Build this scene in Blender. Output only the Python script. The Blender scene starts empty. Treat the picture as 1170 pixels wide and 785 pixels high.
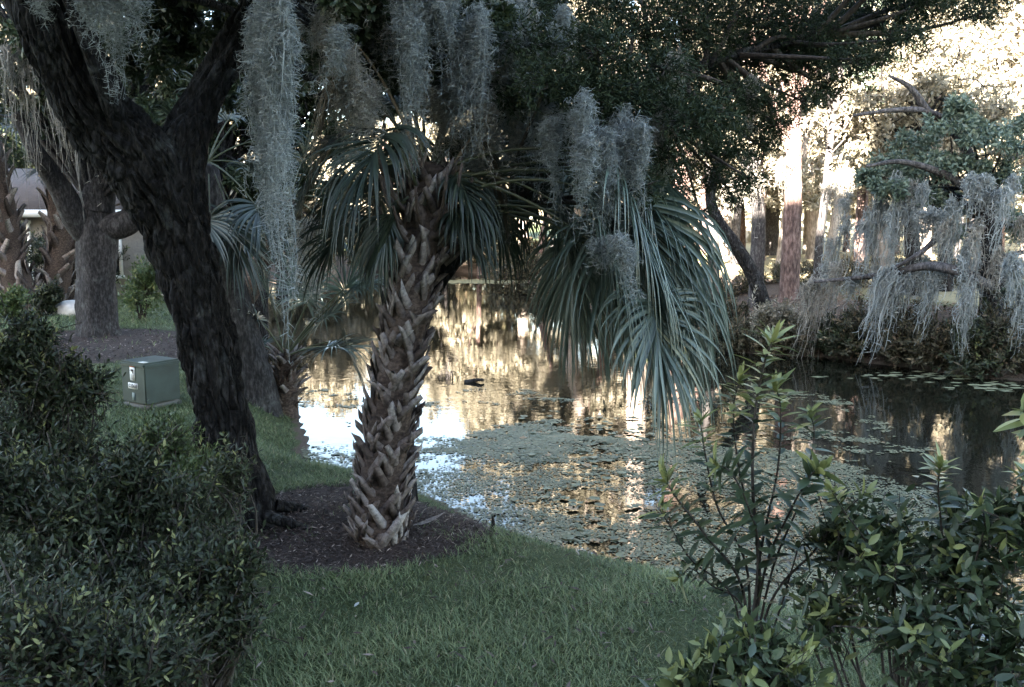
import bpy, math, random
import numpy as np
from mathutils import Vector, noise as mnoise

R = math.radians
rng = np.random.default_rng(7)
random.seed(7)
scene = bpy.context.scene
COL = scene.collection

# ------------------------------------------------------------------ camera model
CH, FPX, CX, CY = 2.4, 1013.0, 585.0, 392.5
PITCH = math.atan((CY - 250.0) / FPX)
ca, sa = math.cos(PITCH), math.sin(PITCH)


def ray(px, py):
    u, v = (px - CX) / FPX, (CY - py) / FPX
    return np.array([u, ca + v * sa, -sa + v * ca])


def P(px, py, depth):
    d = ray(px, py)
    return np.array([0, 0, CH]) + d * (depth / d[1])


def PXW(n, depth):            # n photo pixels at a distance, in metres
    return n * depth / FPX


def nrmz(a):
    a = np.asarray(a, float)
    return a / np.maximum(np.linalg.norm(a, axis=-1, keepdims=True), 1e-9)


def smooth(t):
    t = np.clip(t, 0, 1)
    return t * t * (3 - 2 * t)


# ------------------------------------------------------------------ object helpers
def tag(o, label=None, cat=None, group=None, kind=None):
    if label: o['label'] = label
    if cat: o['category'] = cat
    if group: o['group'] = group
    if kind: o['kind'] = kind
    return o


def empty(name, loc, label, cat, group=None):
    o = bpy.data.objects.new(name, None)
    o.empty_display_size = 0.2
    o.location = loc
    COL.objects.link(o)
    return tag(o, label, cat, group)


class MB:
    """collects geometry in world space; build() links it as ONE mesh object"""

    def __init__(s):
        s.V, s.Q, s.T, s.RQ, s.RT, s.n = [], [], [], [], [], 0

    def add(s, V, Q=None, rq=None, T=None, rt=None):
        V = np.asarray(V, float).reshape(-1, 3)
        if Q is not None and len(Q):
            Q = np.asarray(Q, int).reshape(-1, 4)
            s.Q.append(Q + s.n)
            s.RQ.append(np.full(len(Q), .5) if rq is None else np.broadcast_to(rq, (len(Q),)))
        if T is not None and len(T):
            T = np.asarray(T, int).reshape(-1, 3)
            s.T.append(T + s.n)
            s.RT.append(np.full(len(T), .5) if rt is None else np.broadcast_to(rt, (len(T),)))
        s.V.append(V)
        s.n += len(V)
        return s

    def build(s, name, mat, parent=None, smooth_shade=False, origin=None):
        V = np.concatenate(s.V)
        Q = np.concatenate(s.Q) if s.Q else np.zeros((0, 4), int)
        T = np.concatenate(s.T) if s.T else np.zeros((0, 3), int)
        rnd = np.concatenate((s.RQ or [np.zeros(0)]) + (s.RT or [np.zeros(0)]))
        if parent is not None:
            off = np.array(parent_world(parent))
        else:
            off = np.zeros(3) if origin is None else np.asarray(origin, float)
        V = V - off
        me = bpy.data.meshes.new(name)
        me.vertices.add(len(V))
        me.vertices.foreach_set('co', V.astype(np.float32).ravel())
        loops = np.concatenate([Q.ravel(), T.ravel()]).astype(np.int32)
        me.loops.add(len(loops))
        me.loops.foreach_set('vertex_index', loops)
        nq, nt = len(Q), len(T)
        me.polygons.add(nq + nt)
        start = np.concatenate([np.arange(nq) * 4, nq * 4 + np.arange(nt) * 3]).astype(np.int32)
        tot = np.concatenate([np.full(nq, 4), np.full(nt, 3)]).astype(np.int32)
        me.polygons.foreach_set('loop_start', start)
        me.polygons.foreach_set('loop_total', tot)
        if smooth_shade:
            me.polygons.foreach_set('use_smooth', np.ones(nq + nt, bool))
        me.update(calc_edges=True)
        at = me.attributes.new('rnd', 'FLOAT', 'FACE')
        at.data.foreach_set('value', rnd.astype(np.float32))
        me.materials.append(mat)
        o = bpy.data.objects.new(name, me)
        COL.objects.link(o)
        if parent is not None:
            o.parent = parent
        else:
            o.location = off
        return o


def parent_world(p):
    v = np.array(p.location)
    while p.parent is not None:
        p = p.parent
        v = v + np.array(p.location)
    return v


# ------------------------------------------------------------------ geometry helpers
def catmull(pts, n):
    pts = np.asarray(pts, float)
    k = len(pts)
    if k == 2:
        t = np.linspace(0, 1, n)[:, None]
        return pts[0] * (1 - t) + pts[1] * t
    pp = np.vstack([2 * pts[0] - pts[1], pts, 2 * pts[-1] - pts[-2]])
    t = np.linspace(0, k - 1 - 1e-6, n)
    i = t.astype(int)
    f = (t - i)[:, None]
    p0, p1, p2, p3 = pp[i], pp[i + 1], pp[i + 2], pp[i + 3]
    return .5 * (2 * p1 + (p2 - p0) * f + (2 * p0 - 5 * p1 + 4 * p2 - p3) * f ** 2 + (3 * p1 - p0 - 3 * p2 + p3) * f ** 3)


def frames(path):
    t = np.gradient(path, axis=0)
    t = nrmz(t)
    ref = np.array([0, 1, 0.]) if abs(t[0][2]) > .6 else np.array([0, 0, 1.])
    a = nrmz(np.cross(ref, t[0]))
    A = [a]
    for i in range(1, len(path)):
        a = a - t[i] * np.dot(a, t[i])
        a = nrmz(a)
        A.append(a)
    A = np.array(A)
    B = np.cross(t, A)
    return t, A, B


def tube(mb, path, rad, sides=8, rnd=.5, disp=None, cap=True):
    path = np.asarray(path, float)
    k = len(path)
    rad = np.broadcast_to(np.asarray(rad, float), (k,))
    t, A, B = frames(path)
    th = np.linspace(0, 2 * math.pi, sides, endpoint=False)
    rr = np.repeat(rad[:, None], sides, 1)
    if disp is not None:
        rr = rr + disp
    V = path[:, None, :] + rr[..., None] * (np.cos(th)[None, :, None] * A[:, None, :] + np.sin(th)[None, :, None] * B[:, None, :])
    i = np.arange(k - 1)[:, None] * sides
    j = np.arange(sides)[None, :]
    j2 = (j + 1) % sides
    Q = np.stack([i + j, i + j2, i + sides + j2, i + sides + j], -1).reshape(-1, 4)
    V = V.reshape(-1, 3)
    T = None
    if cap:
        V = np.vstack([V, path[-1] + t[-1] * rad[-1] * .3])
        c = len(V) - 1
        b = (k - 1) * sides
        T = np.array([[b + q, b + (q + 1) % sides, c] for q in range(sides)])
    mb.add(V, Q, rnd, T, rnd)
    return mb


def tube_taper(mb, pts, r0, r1, n=8, sides=6, rnd=.5, pw=1.0):
    path = catmull(pts, n)
    s = np.linspace(0, 1, n) ** pw
    return tube(mb, path, r0 + (r1 - r0) * s, sides, rnd)


def fbm(x, y, z, o=4):
    v, a, f = 0, 1, 1
    for _ in range(o):
        v += a * mnoise.noise(Vector((x * f, y * f, z * f)))
        a *= .5
        f *= 2.03
    return v


def bark_trunk(mb, pts, rad, nv, nu, flute=.1, ridge=.02, freq=7., seed=0., flare=None, nfl=5):
    """trunk with fluted cross-section and long furrowed ridges in real geometry"""
    path = catmull(pts, nv)
    rad = np.interp(np.linspace(0, 1, nv), np.linspace(0, 1, len(rad)), rad)
    seg = np.concatenate([[0], np.cumsum(np.linalg.norm(np.diff(path, axis=0), axis=1))])
    th = np.linspace(0, 2 * math.pi, nu, endpoint=False)
    D = np.zeros((nv, nu))
    for i in range(nv):
        s = seg[i]
        for j in range(nu):
            c, sn = math.cos(th[j]), math.sin(th[j])
            f = flute * (math.cos(nfl * th[j] + s * .5 + seed) * .5 + math.cos(2 * th[j] - s * .9 + seed * 2) * .5 + .8 * mnoise.noise(Vector((c * 1.3 + seed, sn * 1.3, s * .45))))
            R0 = rad[i]
            wob = .25 * mnoise.noise(Vector((c * 2, sn * 2 + seed, s * 2.2)))
            q = mnoise.noise(Vector((c * R0 * freq * 2.2 + wob * 2 + seed, sn * R0 * freq * 2.2 + wob, s * freq * .3)))
            q2 = mnoise.noise(Vector((c * R0 * freq * 5 + seed, sn * R0 * freq * 5, s * freq * 1.6)))
            rg = (1 - abs(q) * 3.0)
            g = R0 * f - ridge * max(rg, -1) * 1.0 + ridge * .6 * q2
            if flare:
                a, h = flare
                g += a * R0 * math.exp(-s / h) * (.55 + .6 * max(0, math.cos(nfl * th[j] + seed)) + .4 * mnoise.noise(Vector((c * 2 + seed, sn * 2, 3.))))
            D[i, j] = g
    tube(mb, path, rad, nu, .5, D)
    return path, rad


def ribbons(mb, Pt, W, S, rnd, fold=0., N=None):
    """n ribbons of k points; fold > 0 gives a V section along N"""
    n, k, _ = Pt.shape
    if fold:
        V = np.stack([Pt - S * W[..., None] * .5, Pt - N * (W[..., None] * fold), Pt + S * W[..., None] * .5], 2)
        c = 3
    else:
        V = np.stack([Pt - S * W[..., None] * .5, Pt + S * W[..., None] * .5], 2)
        c = 2
    V = V.reshape(-1, 3)
    base = (np.arange(n) * k * c)[:, None, None]
    i = (np.arange(k - 1) * c)[None, :, None]
    j = np.arange(c - 1)[None, None, :]
    b = base + i + j
    Q = np.stack([b, b + 1, b + c + 1, b + c], -1)
    rq = np.repeat(np.asarray(rnd), (k - 1) * (c - 1))
    mb.add(V, Q.reshape(-1, 4), rq)


PROF = {3: np.array([.15, 1, .04]), 4: np.array([.12, .95, .85, .03]), 5: np.array([.12, .8, 1, .7, .03])}


def leaves(mb, pos, d, nr, L, W, rnd, k=4, curl=.15, fold=0.):
    n = len(pos)
    d = nrmz(d)
    S = nrmz(np.cross(d, nr))
    N = np.cross(S, d)
    t = np.linspace(0, 1, k)
    L = np.broadcast_to(L, (n,)); W = np.broadcast_to(W, (n,))
    Pt = pos[:, None] + d[:, None] * (L[:, None] * t)[..., None] - N[:, None] * (L[:, None] * curl * t ** 2)[..., None]
    ribbons(mb, Pt, W[:, None] * PROF[k][None], np.repeat(S[:, None], k, 1), rnd, fold, np.repeat(N[:, None], k, 1))


def rvec(n, r=rng):
    return nrmz(r.normal(size=(n, 3)))


# ------------------------------------------------------------------ materials
def new_mat(name):
    m = bpy.data.materials.new(name)
    m.use_nodes = True
    nt = m.node_tree
    nt.nodes.clear()
    out = nt.nodes.new('ShaderNodeOutputMaterial')
    return m, nt, out


def nd(nt, typ, **kw):
    n = nt.nodes.new(typ)
    for k, v in kw.items():
        if k in n.inputs:
            n.inputs[k].default_value = v
        else:
            setattr(n, k, v)
    return n


def ramp(nt, fac, stops):
    r = nt.nodes.new('ShaderNodeValToRGB')
    e = r.color_ramp.elements
    while len(e) < len(stops):
        e.new(.5)
    for el, (p, c) in zip(e, stops):
        el.position = p
        el.color = (*c, 1)
    nt.links.new(fac, r.inputs[0])
    return r.outputs[0]


def leaf_mat(name, stops, rough=.45, trans=.25, spec=.5, grain=0):
    m, nt, out = new_mat(name)
    a = nd(nt, 'ShaderNodeAttribute', attribute_name='rnd')
    c = ramp(nt, a.outputs['Fac'], stops)
    b = nd(nt, 'ShaderNodeBsdfPrincipled', Roughness=rough)
    b.inputs['Specular IOR Level'].default_value = spec
    if grain:
        tc = nd(nt, 'ShaderNodeTexCoord')
        n1 = nd(nt, 'ShaderNodeTexNoise', Scale=grain, Detail=6, Roughness=.7)
        nt.links.new(tc.outputs['Object'], n1.inputs[0])
        g = ramp(nt, n1.outputs[0], [(.32, (.35, .33, .32)), (.5, (.9, .9, .9)), (.7, (1.35, 1.35, 1.35))])
        mu = nd(nt, 'ShaderNodeMixRGB', blend_type='MULTIPLY', Fac=1.)
        nt.links.new(c, mu.inputs[1]); nt.links.new(g, mu.inputs[2])
        c = mu.outputs[0]
        bp = nd(nt, 'ShaderNodeBump', Strength=.7, Distance=.01)
        nt.links.new(n1.outputs[0], bp.inputs['Height']); nt.links.new(bp.outputs[0], b.inputs['Normal'])
    nt.links.new(c, b.inputs['Base Color'])
    if trans:
        t = nd(nt, 'ShaderNodeBsdfTranslucent')
        nt.links.new(c, t.inputs['Color'])
        mx = nd(nt, 'ShaderNodeMixShader', Fac=trans)
        nt.links.new(b.outputs[0], mx.inputs[1])
        nt.links.new(t.outputs[0], mx.inputs[2])
        nt.links.new(mx.outputs[0], out.inputs[0])
    else:
        nt.links.new(b.outputs[0], out.inputs[0])
    return m


def bark_mat(name, c0, c1, c2, scale=6., stretch=.18, bump=.6, rough=.9, dist=.03, plates=0, lichen=0):
    m, nt, out = new_mat(name)
    tc = nd(nt, 'ShaderNodeTexCoord')
    mp = nd(nt, 'ShaderNodeMapping')
    mp.inputs['Scale'].default_value = (1, 1, stretch)
    nt.links.new(tc.outputs['Object'], mp.inputs[0])
    n1 = nd(nt, 'ShaderNodeTexNoise', Scale=scale * 3, Detail=6, Roughness=.65)
    n2 = nd(nt, 'ShaderNodeTexNoise', Scale=1.6, Detail=4)
    nt.links.new(mp.outputs[0], n1.inputs[0])
    nt.links.new(tc.outputs['Object'], n2.inputs[0])
    c = ramp(nt, n1.outputs[0], [(.33, c0), (.5, c1), (.68, c2)])
    d = ramp(nt, n2.outputs[0], [(.35, (.55, .55, .55)), (.65, (1.15, 1.15, 1.15))])
    mu = nd(nt, 'ShaderNodeMixRGB', blend_type='MULTIPLY', Fac=.8)
    nt.links.new(c, mu.inputs[1]); nt.links.new(d, mu.inputs[2])
    bp = nd(nt, 'ShaderNodeBump', Strength=bump, Distance=dist)
    nt.links.new(n1.outputs[0], bp.inputs['Height'])
    if lichen:
        n3 = nd(nt, 'ShaderNodeTexNoise', Scale=lichen, Detail=7, Roughness=.7)
        nt.links.new(tc.outputs['Object'], n3.inputs[0])
        lf = nd(nt, 'ShaderNodeMapRange')
        lf.inputs[1].default_value = .56; lf.inputs[2].default_value = .7; lf.inputs[4].default_value = .4
        nt.links.new(n3.outputs[0], lf.inputs[0])
        ml_ = nd(nt, 'ShaderNodeMixRGB')
        ml_.inputs[2].default_value = (.17, .18, .175, 1)
        nt.links.new(lf.outputs[0], ml_.inputs[0]); nt.links.new(mu.outputs[0], ml_.inputs[1])
        mu = ml_
    if plates:
        wv = nd(nt, 'ShaderNodeMixRGB', blend_type='ADD', Fac=.12)
        nt.links.new(mp.outputs[0], wv.inputs[1]); nt.links.new(n2.outputs[1], wv.inputs[2])
        vo = nd(nt, 'ShaderNodeTexVoronoi', feature='DISTANCE_TO_EDGE', Scale=plates)
        nt.links.new(wv.outputs[0], vo.inputs['Vector'])
        vr = nd(nt, 'ShaderNodeMapRange')
        vr.inputs[2].default_value = .16
        nt.links.new(vo.outputs[0], vr.inputs[0])
        bp2 = nd(nt, 'ShaderNodeBump', Strength=.9, Distance=.03)
        nt.links.new(vr.outputs[0], bp2.inputs['Height']); nt.links.new(bp.outputs[0], bp2.inputs['Normal'])
        bp = bp2
    b = nd(nt, 'ShaderNodeBsdfPrincipled', Roughness=rough)
    b.inputs['Specular IOR Level'].default_value = .25
    nt.links.new(mu.outputs[0], b.inputs['Base Color'])
    nt.links.new(bp.outputs[0], b.inputs['Normal'])
    nt.links.new(b.outputs[0], out.inputs[0])
    return m


def plain_mat(name, col, rough=.6, var=.25, scale=8., bump=.0, metal=0., spec=.5):
    m, nt, out = new_mat(name)
    tc = nd(nt, 'ShaderNodeTexCoord')
    n1 = nd(nt, 'ShaderNodeTexNoise', Scale=scale, Detail=5)
    nt.links.new(tc.outputs['Object'], n1.inputs[0])
    lo = tuple(x * (1 - var) for x in col); hi = tuple(min(1, x * (1 + var)) for x in col)
    c = ramp(nt, n1.outputs[0], [(.3, lo), (.7, hi)])
    b = nd(nt, 'ShaderNodeBsdfPrincipled', Roughness=rough, Metallic=metal)
    b.inputs['Specular IOR Level'].default_value = spec
    nt.links.new(c, b.inputs['Base Color'])
    if bump:
        bp = nd(nt, 'ShaderNodeBump', Strength=bump, Distance=.02)
        nt.links.new(n1.outputs[0], bp.inputs['Height'])
        nt.links.new(bp.outputs[0], b.inputs['Normal'])
    nt.links.new(b.outputs[0], out.inputs[0])
    return m


M = {}
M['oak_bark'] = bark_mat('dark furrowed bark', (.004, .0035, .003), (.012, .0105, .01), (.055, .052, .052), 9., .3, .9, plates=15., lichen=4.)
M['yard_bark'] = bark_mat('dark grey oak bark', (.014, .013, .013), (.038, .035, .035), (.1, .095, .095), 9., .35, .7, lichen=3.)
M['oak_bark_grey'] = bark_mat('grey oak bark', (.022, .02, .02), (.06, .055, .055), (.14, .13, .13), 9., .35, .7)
M['pine_bark'] = bark_mat('reddish bark', (.045, .03, .027), (.13, .085, .075), (.26, .19, .17), 6., .3, .7)
M['pale_bark'] = bark_mat('pale bark', (.12, .1, .085), (.26, .22, .19), (.42, .37, .33), 6., .3, .5)
M['palm_bark'] = bark_mat('smooth brown palm trunk', (.03, .022, .018), (.075, .052, .042), (.15, .112, .094), 9., 1.6, .6)
M['twig'] = bark_mat('twig bark', (.03, .024, .02), (.06, .05, .042), (.1, .085, .075), 14., .3, .4)
M['boot'] = leaf_mat('palm leaf base', [(0, (.05, .036, .03)), (.4, (.13, .102, .09)), (.75, (.24, .205, .19)), (1, (.36, .33, .31))], .85, 0, .2, 26.)
M['petiole'] = leaf_mat('palm stalk', [(0, (.04, .05, .025)), (1, (.09, .1, .05))], .5, 0)
M['petiole_dead'] = leaf_mat('dead palm stalk', [(0, (.12, .08, .05)), (1, (.2, .15, .1))], .7, 0)
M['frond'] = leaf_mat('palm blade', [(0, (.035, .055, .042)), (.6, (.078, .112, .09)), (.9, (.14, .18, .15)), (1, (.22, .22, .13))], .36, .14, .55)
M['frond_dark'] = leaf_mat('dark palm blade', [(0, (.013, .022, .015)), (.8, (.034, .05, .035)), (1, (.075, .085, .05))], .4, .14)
M['frond_dead'] = leaf_mat('dry palm blade', [(0, (.06, .05, .036)), (1, (.17, .14, .1))], .7, .25, .2)
M['cedar'] = leaf_mat('cedar foliage', [(0, (.01, .019, .009)), (.7, (.025, .038, .017)), (1, (.055, .066, .026))], .7, .12, .2)
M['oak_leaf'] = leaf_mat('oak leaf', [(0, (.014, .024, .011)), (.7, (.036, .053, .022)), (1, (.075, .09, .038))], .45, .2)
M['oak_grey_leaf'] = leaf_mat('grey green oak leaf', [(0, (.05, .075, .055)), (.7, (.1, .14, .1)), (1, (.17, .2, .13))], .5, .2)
M['sun_haze_leaf'] = leaf_mat('leaf paled as sun haze', [(0, (.11, .105, .075)), (.6, (.24, .22, .165)), (1, (.4, .35, .28))], .5, .35)  # leaf colour paled to imitate haze and glow on sunlit trees
M['shrub_dark'] = leaf_mat('dark shrub leaf', [(0, (.012, .018, .009)), (.6, (.031, .042, .02)), (.87, (.06, .075, .033)), (.93, (.11, .125, .05)), (1, (.22, .22, .09))], .5, .14, .35)
M['shrub_light'] = leaf_mat('light shrub leaf', [(0, (.04, .065, .025)), (.6, (.085, .125, .042)), (1, (.2, .22, .08))], .45, .25)
M['shrub_glossy'] = leaf_mat('glossy shrub leaf', [(0, (.022, .038, .019)), (.6, (.048, .07, .034)), (.85, (.08, .105, .045)), (.93, (.14, .165, .06)), (1, (.26, .27, .1))], .42, .16, .4)
M['brush'] = leaf_mat('bank brush', [(0, (.028, .03, .018)), (.5, (.07, .065, .038)), (.8, (.13, .095, .065)), (1, (.2, .16, .1))], .6, .2, .3)
M['moss'] = leaf_mat('grey moss', [(0, (.13, .145, .14)), (.6, (.25, .275, .27)), (1, (.39, .41, .4))], .85, .25, .15)
M['moss_warm'] = leaf_mat('warm grey moss', [(0, (.14, .132, .115)), (.6, (.27, .257, .227)), (1, (.4, .385, .34))], .85, .25, .15)
M['grass'] = leaf_mat('grass blade', [(0, (.035, .058, .028)), (.6, (.14, .182, .084)), (.93, (.235, .27, .13)), (1, (.27, .25, .15))], .5, .3, .35)
M['chip'] = leaf_mat('mulch chip', [(0, (.022, .016, .014)), (.6, (.06, .043, .038)), (.92, (.11, .085, .075)), (1, (.27, .22, .19))], .85, 0, .2)
M['pad'] = leaf_mat('floating weed', [(0, (.055, .062, .036)), (.6, (.145, .15, .085)), (.92, (.22, .215, .13)), (1, (.3, .19, .1))], .6, .05, .3)
M['vine'] = leaf_mat('vine leaf', [(0, (.03, .04, .015)), (1, (.1, .105, .04))], .45, .25)
M['cream_wall'] = plain_mat('cream stucco', (.25, .22, .19), .8, .12, 20, .2)
M['brick_wall'] = plain_mat('pink brick', (.17, .105, .085), .85, .25, 14, .3)
M['roof_tile'] = plain_mat('brown shingle', (.055, .042, .037), .85, .3, 12, .3)
M['white_paint'] = plain_mat('white paint', (.8, .79, .76), .5, .05, 5)
M['glass'] = plain_mat('dark window glass', (.03, .035, .04), .08, .1, 3)
M['green_metal'] = plain_mat('dull green enamel', (.028, .047, .042), .5, .32, 5, .08)
M['concrete'] = plain_mat('concrete', (.12, .115, .1), .85, .3, 12, .2)
M['sticker'] = plain_mat('white sticker', (.8, .8, .78), .5, .03, 10)
M['orange'] = plain_mat('orange sticker', (.7, .2, .06), .5, .05, 10)
M['black_ink'] = plain_mat('black ink', (.02, .02, .022), .5, .05, 10)
M['grey_sticker'] = plain_mat('faded grey sticker', (.16, .2, .19), .6, .1, 10)
M['rock'] = plain_mat('pale rock', (.55, .53, .5), .85, .2, 6, .5)
M['stick'] = bark_mat('wet dark wood', (.012, .01, .009), (.03, .026, .024), (.07, .06, .055), 10, .3, .5)

# ------------------------------------------------------------------ terrain
ZW = -0.40
SHORE = np.array([
    (30, -6), (14, 1.2), (8, 3.4), (4.2, 4.7), (2.4, 5.6), (1.5, 6.25), (.45, 7.15), (-.15, 7.6), (-.45, 8.15), (-1.1, 8.9), (-1.85, 9.4), (-2.45, 10.3),
    (-3.05, 12.4), (-4.2, 15.6), (-6.6, 22), (-9.5, 30), (-14, 39), (-15, 46), (-5, 49), (.2, 45), (.9, 37), (1.2, 31.5), (2.6, 29.2),
    (4.8, 28.2), (5.2, 24), (4.1, 20.2), (4.6, 18.6), (6.4, 17.9), (8.5, 15.4), (11, 14.2), (14, 13.2), (20, 11), (45, 4), (60, -20)], float)


def sdf_water(x, y):
    """positive on land, negative in the pond"""
    x = np.asarray(x, float); y = np.asarray(y, float)
    shp = x.shape
    p = np.stack([x.ravel(), y.ravel()], 1)
    d = np.full(len(p), 1e9)
    inside = np.zeros(len(p), bool)
    n = len(SHORE)
    for i in range(n):
        a, b = SHORE[i], SHORE[(i + 1) % n]
        e = b - a
        w = p - a
        t = np.clip((w @ e) / (e @ e), 0, 1)
        q = w - t[:, None] * e
        d = np.minimum(d, (q * q).sum(1))
        c1 = (p[:, 1] >= a[1]) != (p[:, 1] >= b[1])
        with np.errstate(divide='ignore', invalid='ignore'):
            xi = a[0] + (p[:, 1] - a[1]) / (b[1] - a[1]) * e[0]
        inside ^= c1 & (p[:, 0] < xi)
    d = np.sqrt(d)
    return np.where(inside, -d, d).reshape(shp)


def mulch_w(x, y):
    a = ((x + 1.28) / 1.2) ** 2 + ((y - 6.8) / 1.0) ** 2
    b = ((x + 7.6) / 3.4) ** 2 + ((y - 16.3) / 2.3) ** 2
    w = np.maximum(smooth((1.25 - a) / .5), smooth((1.2 - b) / .4))
    return w


def farside(x, y):
    return smooth((y - 11) / 3) * smooth((x + .6 * (45 - y) * 0 + 2) / 3) + smooth((y - 42) / 4) * (x <= 1)


def hgt(x, y):
    x = np.asarray(x, float); y = np.asarray(y, float)
    d = sdf_water(x, y)
    wob = .05 * np.sin(x * 1.7 + y * .9) + .04 * np.sin(x * .8 - y * 1.9)
    land = .40 * smooth((d + wob) / .9) ** .8
    fs = np.clip(farside(x, y), 0, 1)
    land = land + fs * (.5 * smooth((d - .3) / 2.6) + .012 * np.clip(d - 3, 0, 60))
    left = smooth((-x - 2) / 3) * smooth((y - 9) / 4)
    land = land + left * .10 * smooth(d / 3)
    a = ((x + 1.0) / .95) ** 2 + ((y - 6.75) / .85) ** 2
    land = land + .09 * smooth((1.1 - a) / 1.1)
    water = -.9 * smooth(-d / 2.5)
    z = ZW + np.where(d > 0, land, water) + np.where(d > 0, .012 * np.sin(x * 3.1) * np.sin(y * 2.7), 0)
    return z


def hz(x, y):
    return float(hgt(np.array([x]), np.array([y]))[0])


def axis(lo, hi, step, far_lo, far_hi, g=1.16):
    c = list(np.arange(lo, hi + 1e-6, step))
    s = step
    while c[-1] < far_hi:
        s *= g
        c.append(c[-1] + s)
    s = step
    while c[0] > far_lo:
        s *= g
        c.insert(0, c[0] - s)
    return np.array(c)


xs = axis(-10, 13, .14, -320, 320)
ys = axis(1.5, 22, .14, -60, 520, 1.07)
GX, GY = np.meshgrid(xs, ys)
GZ = hgt(GX, GY)
nx, ny = len(xs), len(ys)
idx = np.arange(nx * ny).reshape(ny, nx)
Q = np.stack([idx[:-1, :-1], idx[:-1, 1:], idx[1:, 1:], idx[1:, :-1]], -1).reshape(-1, 4)


def ground_mat():
    m, nt, out = new_mat('ground')
    tc = nd(nt, 'ShaderNodeTexCoord')
    am = nd(nt, 'ShaderNodeAttribute', attribute_name='mulch')
    al = nd(nt, 'ShaderNodeAttribute', attribute_name='litter')
    nf = nd(nt, 'ShaderNodeTexNoise', Scale=60., Detail=6, Roughness=.7)
    nm = nd(nt, 'ShaderNodeTexNoise', Scale=3., Detail=5)
    ns = nd(nt, 'ShaderNodeTexNoise', Scale=.6, Detail=3)
    for n in (nf, nm, ns):
        nt.links.new(tc.outputs['Object'], n.inputs[0])
    g = ramp(nt, nf.outputs[0], [(.3, (.022, .03, .014)), (.5, (.05, .07, .03)), (.7, (.1, .115, .05))])
    g2 = ramp(nt, ns.outputs[0], [(.35, (.75, .8, .7)), (.65, (1.2, 1.1, 1.))])
    gm = nd(nt, 'ShaderNodeMixRGB', blend_type='MULTIPLY', Fac=1.)
    nt.links.new(g, gm.inputs[1]); nt.links.new(g2, gm.inputs[2])
    mc = ramp(nt, nf.outputs[0], [(.3, (.018, .013, .011)), (.52, (.05, .037, .032)), (.72, (.12, .09, .078))])
    lc = ramp(nt, nf.outputs[0], [(.3, (.035, .026, .019)), (.52, (.085, .064, .05)), (.72, (.17, .135, .108))])

    def edge(att):
        ad = nd(nt, 'ShaderNodeMath', operation='MULTIPLY_ADD')
        ad.inputs[1].default_value = 1.3; ad.inputs[2].default_value = -.65
        nt.links.new(nm.outputs[0], ad.inputs[0])
        s = nd(nt, 'ShaderNodeMath', operation='ADD')
        nt.links.new(att.outputs['Fac'], s.inputs[0]); nt.links.new(ad.outputs[0], s.inputs[1])
        mr = nd(nt, 'ShaderNodeMapRange')
        mr.inputs[1].default_value = .4; mr.inputs[2].default_value = .6
        nt.links.new(s.outputs[0], mr.inputs[0])
        return mr.outputs[0]
    m1 = nd(nt, 'ShaderNodeMixRGB')
    nt.links.new(edge(al), m1.inputs[0]); nt.links.new(gm.outputs[0], m1.inputs[1]); nt.links.new(lc, m1.inputs[2])
    m2 = nd(nt, 'ShaderNodeMixRGB')
    nt.links.new(edge(am), m2.inputs[0]); nt.links.new(m1.outputs[0], m2.inputs[1]); nt.links.new(mc, m2.inputs[2])
    af = nd(nt, 'ShaderNodeAttribute', attribute_name='straw')
    sunlit_lawn_col = ramp(nt, nf.outputs[0], [(.3, (.16, .13, .07)), (.7, (.4, .35, .22))])  # far lawn colour raised to imitate blown-out sunlight
    m3 = nd(nt, 'ShaderNodeMixRGB')
    nt.links.new(af.outputs['Fac'], m3.inputs[0]); nt.links.new(m2.outputs[0], m3.inputs[1]); nt.links.new(sunlit_lawn_col, m3.inputs[2])
    m2 = m3
    bp = nd(nt, 'ShaderNodeBump', Strength=.9, Distance=.03)
    nt.links.new(nf.outputs[0], bp.inputs['Height'])
    b = nd(nt, 'ShaderNodeBsdfPrincipled', Roughness=.9)
    b.inputs['Specular IOR Level'].default_value = .2
    nt.links.new(m2.outputs[0], b.inputs['Base Color']); nt.links.new(bp.outputs[0], b.inputs['Normal'])
    nt.links.new(b.outputs[0], out.inputs[0])
    return m


mb = MB().add(np.stack([GX, GY, GZ], -1).reshape(-1, 3), Q)
ground = mb.build('ground', ground_mat(), None, True)
tag(ground, kind='structure', label='sloping lawn and banks around the pond')
D_ = sdf_water(GX, GY)
fs_ = np.clip(farside(GX, GY), 0, 1)
for nm, val in (('mulch', mulch_w(GX, GY)), ('litter', fs_ * smooth((4.2 - D_) / 1.5) + (D_ < .1) * 1.), ('straw', fs_ * smooth((D_ - 3.) / 2.) * smooth((GX - 4.5) / 2) * .9)):  # last mask places the painted sunlight on the far right lawn
    a = ground.data.attributes.new(nm, 'FLOAT', 'POINT')
    a.data.foreach_set('value', np.clip(val, 0, 1).astype(np.float32).ravel())

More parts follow.
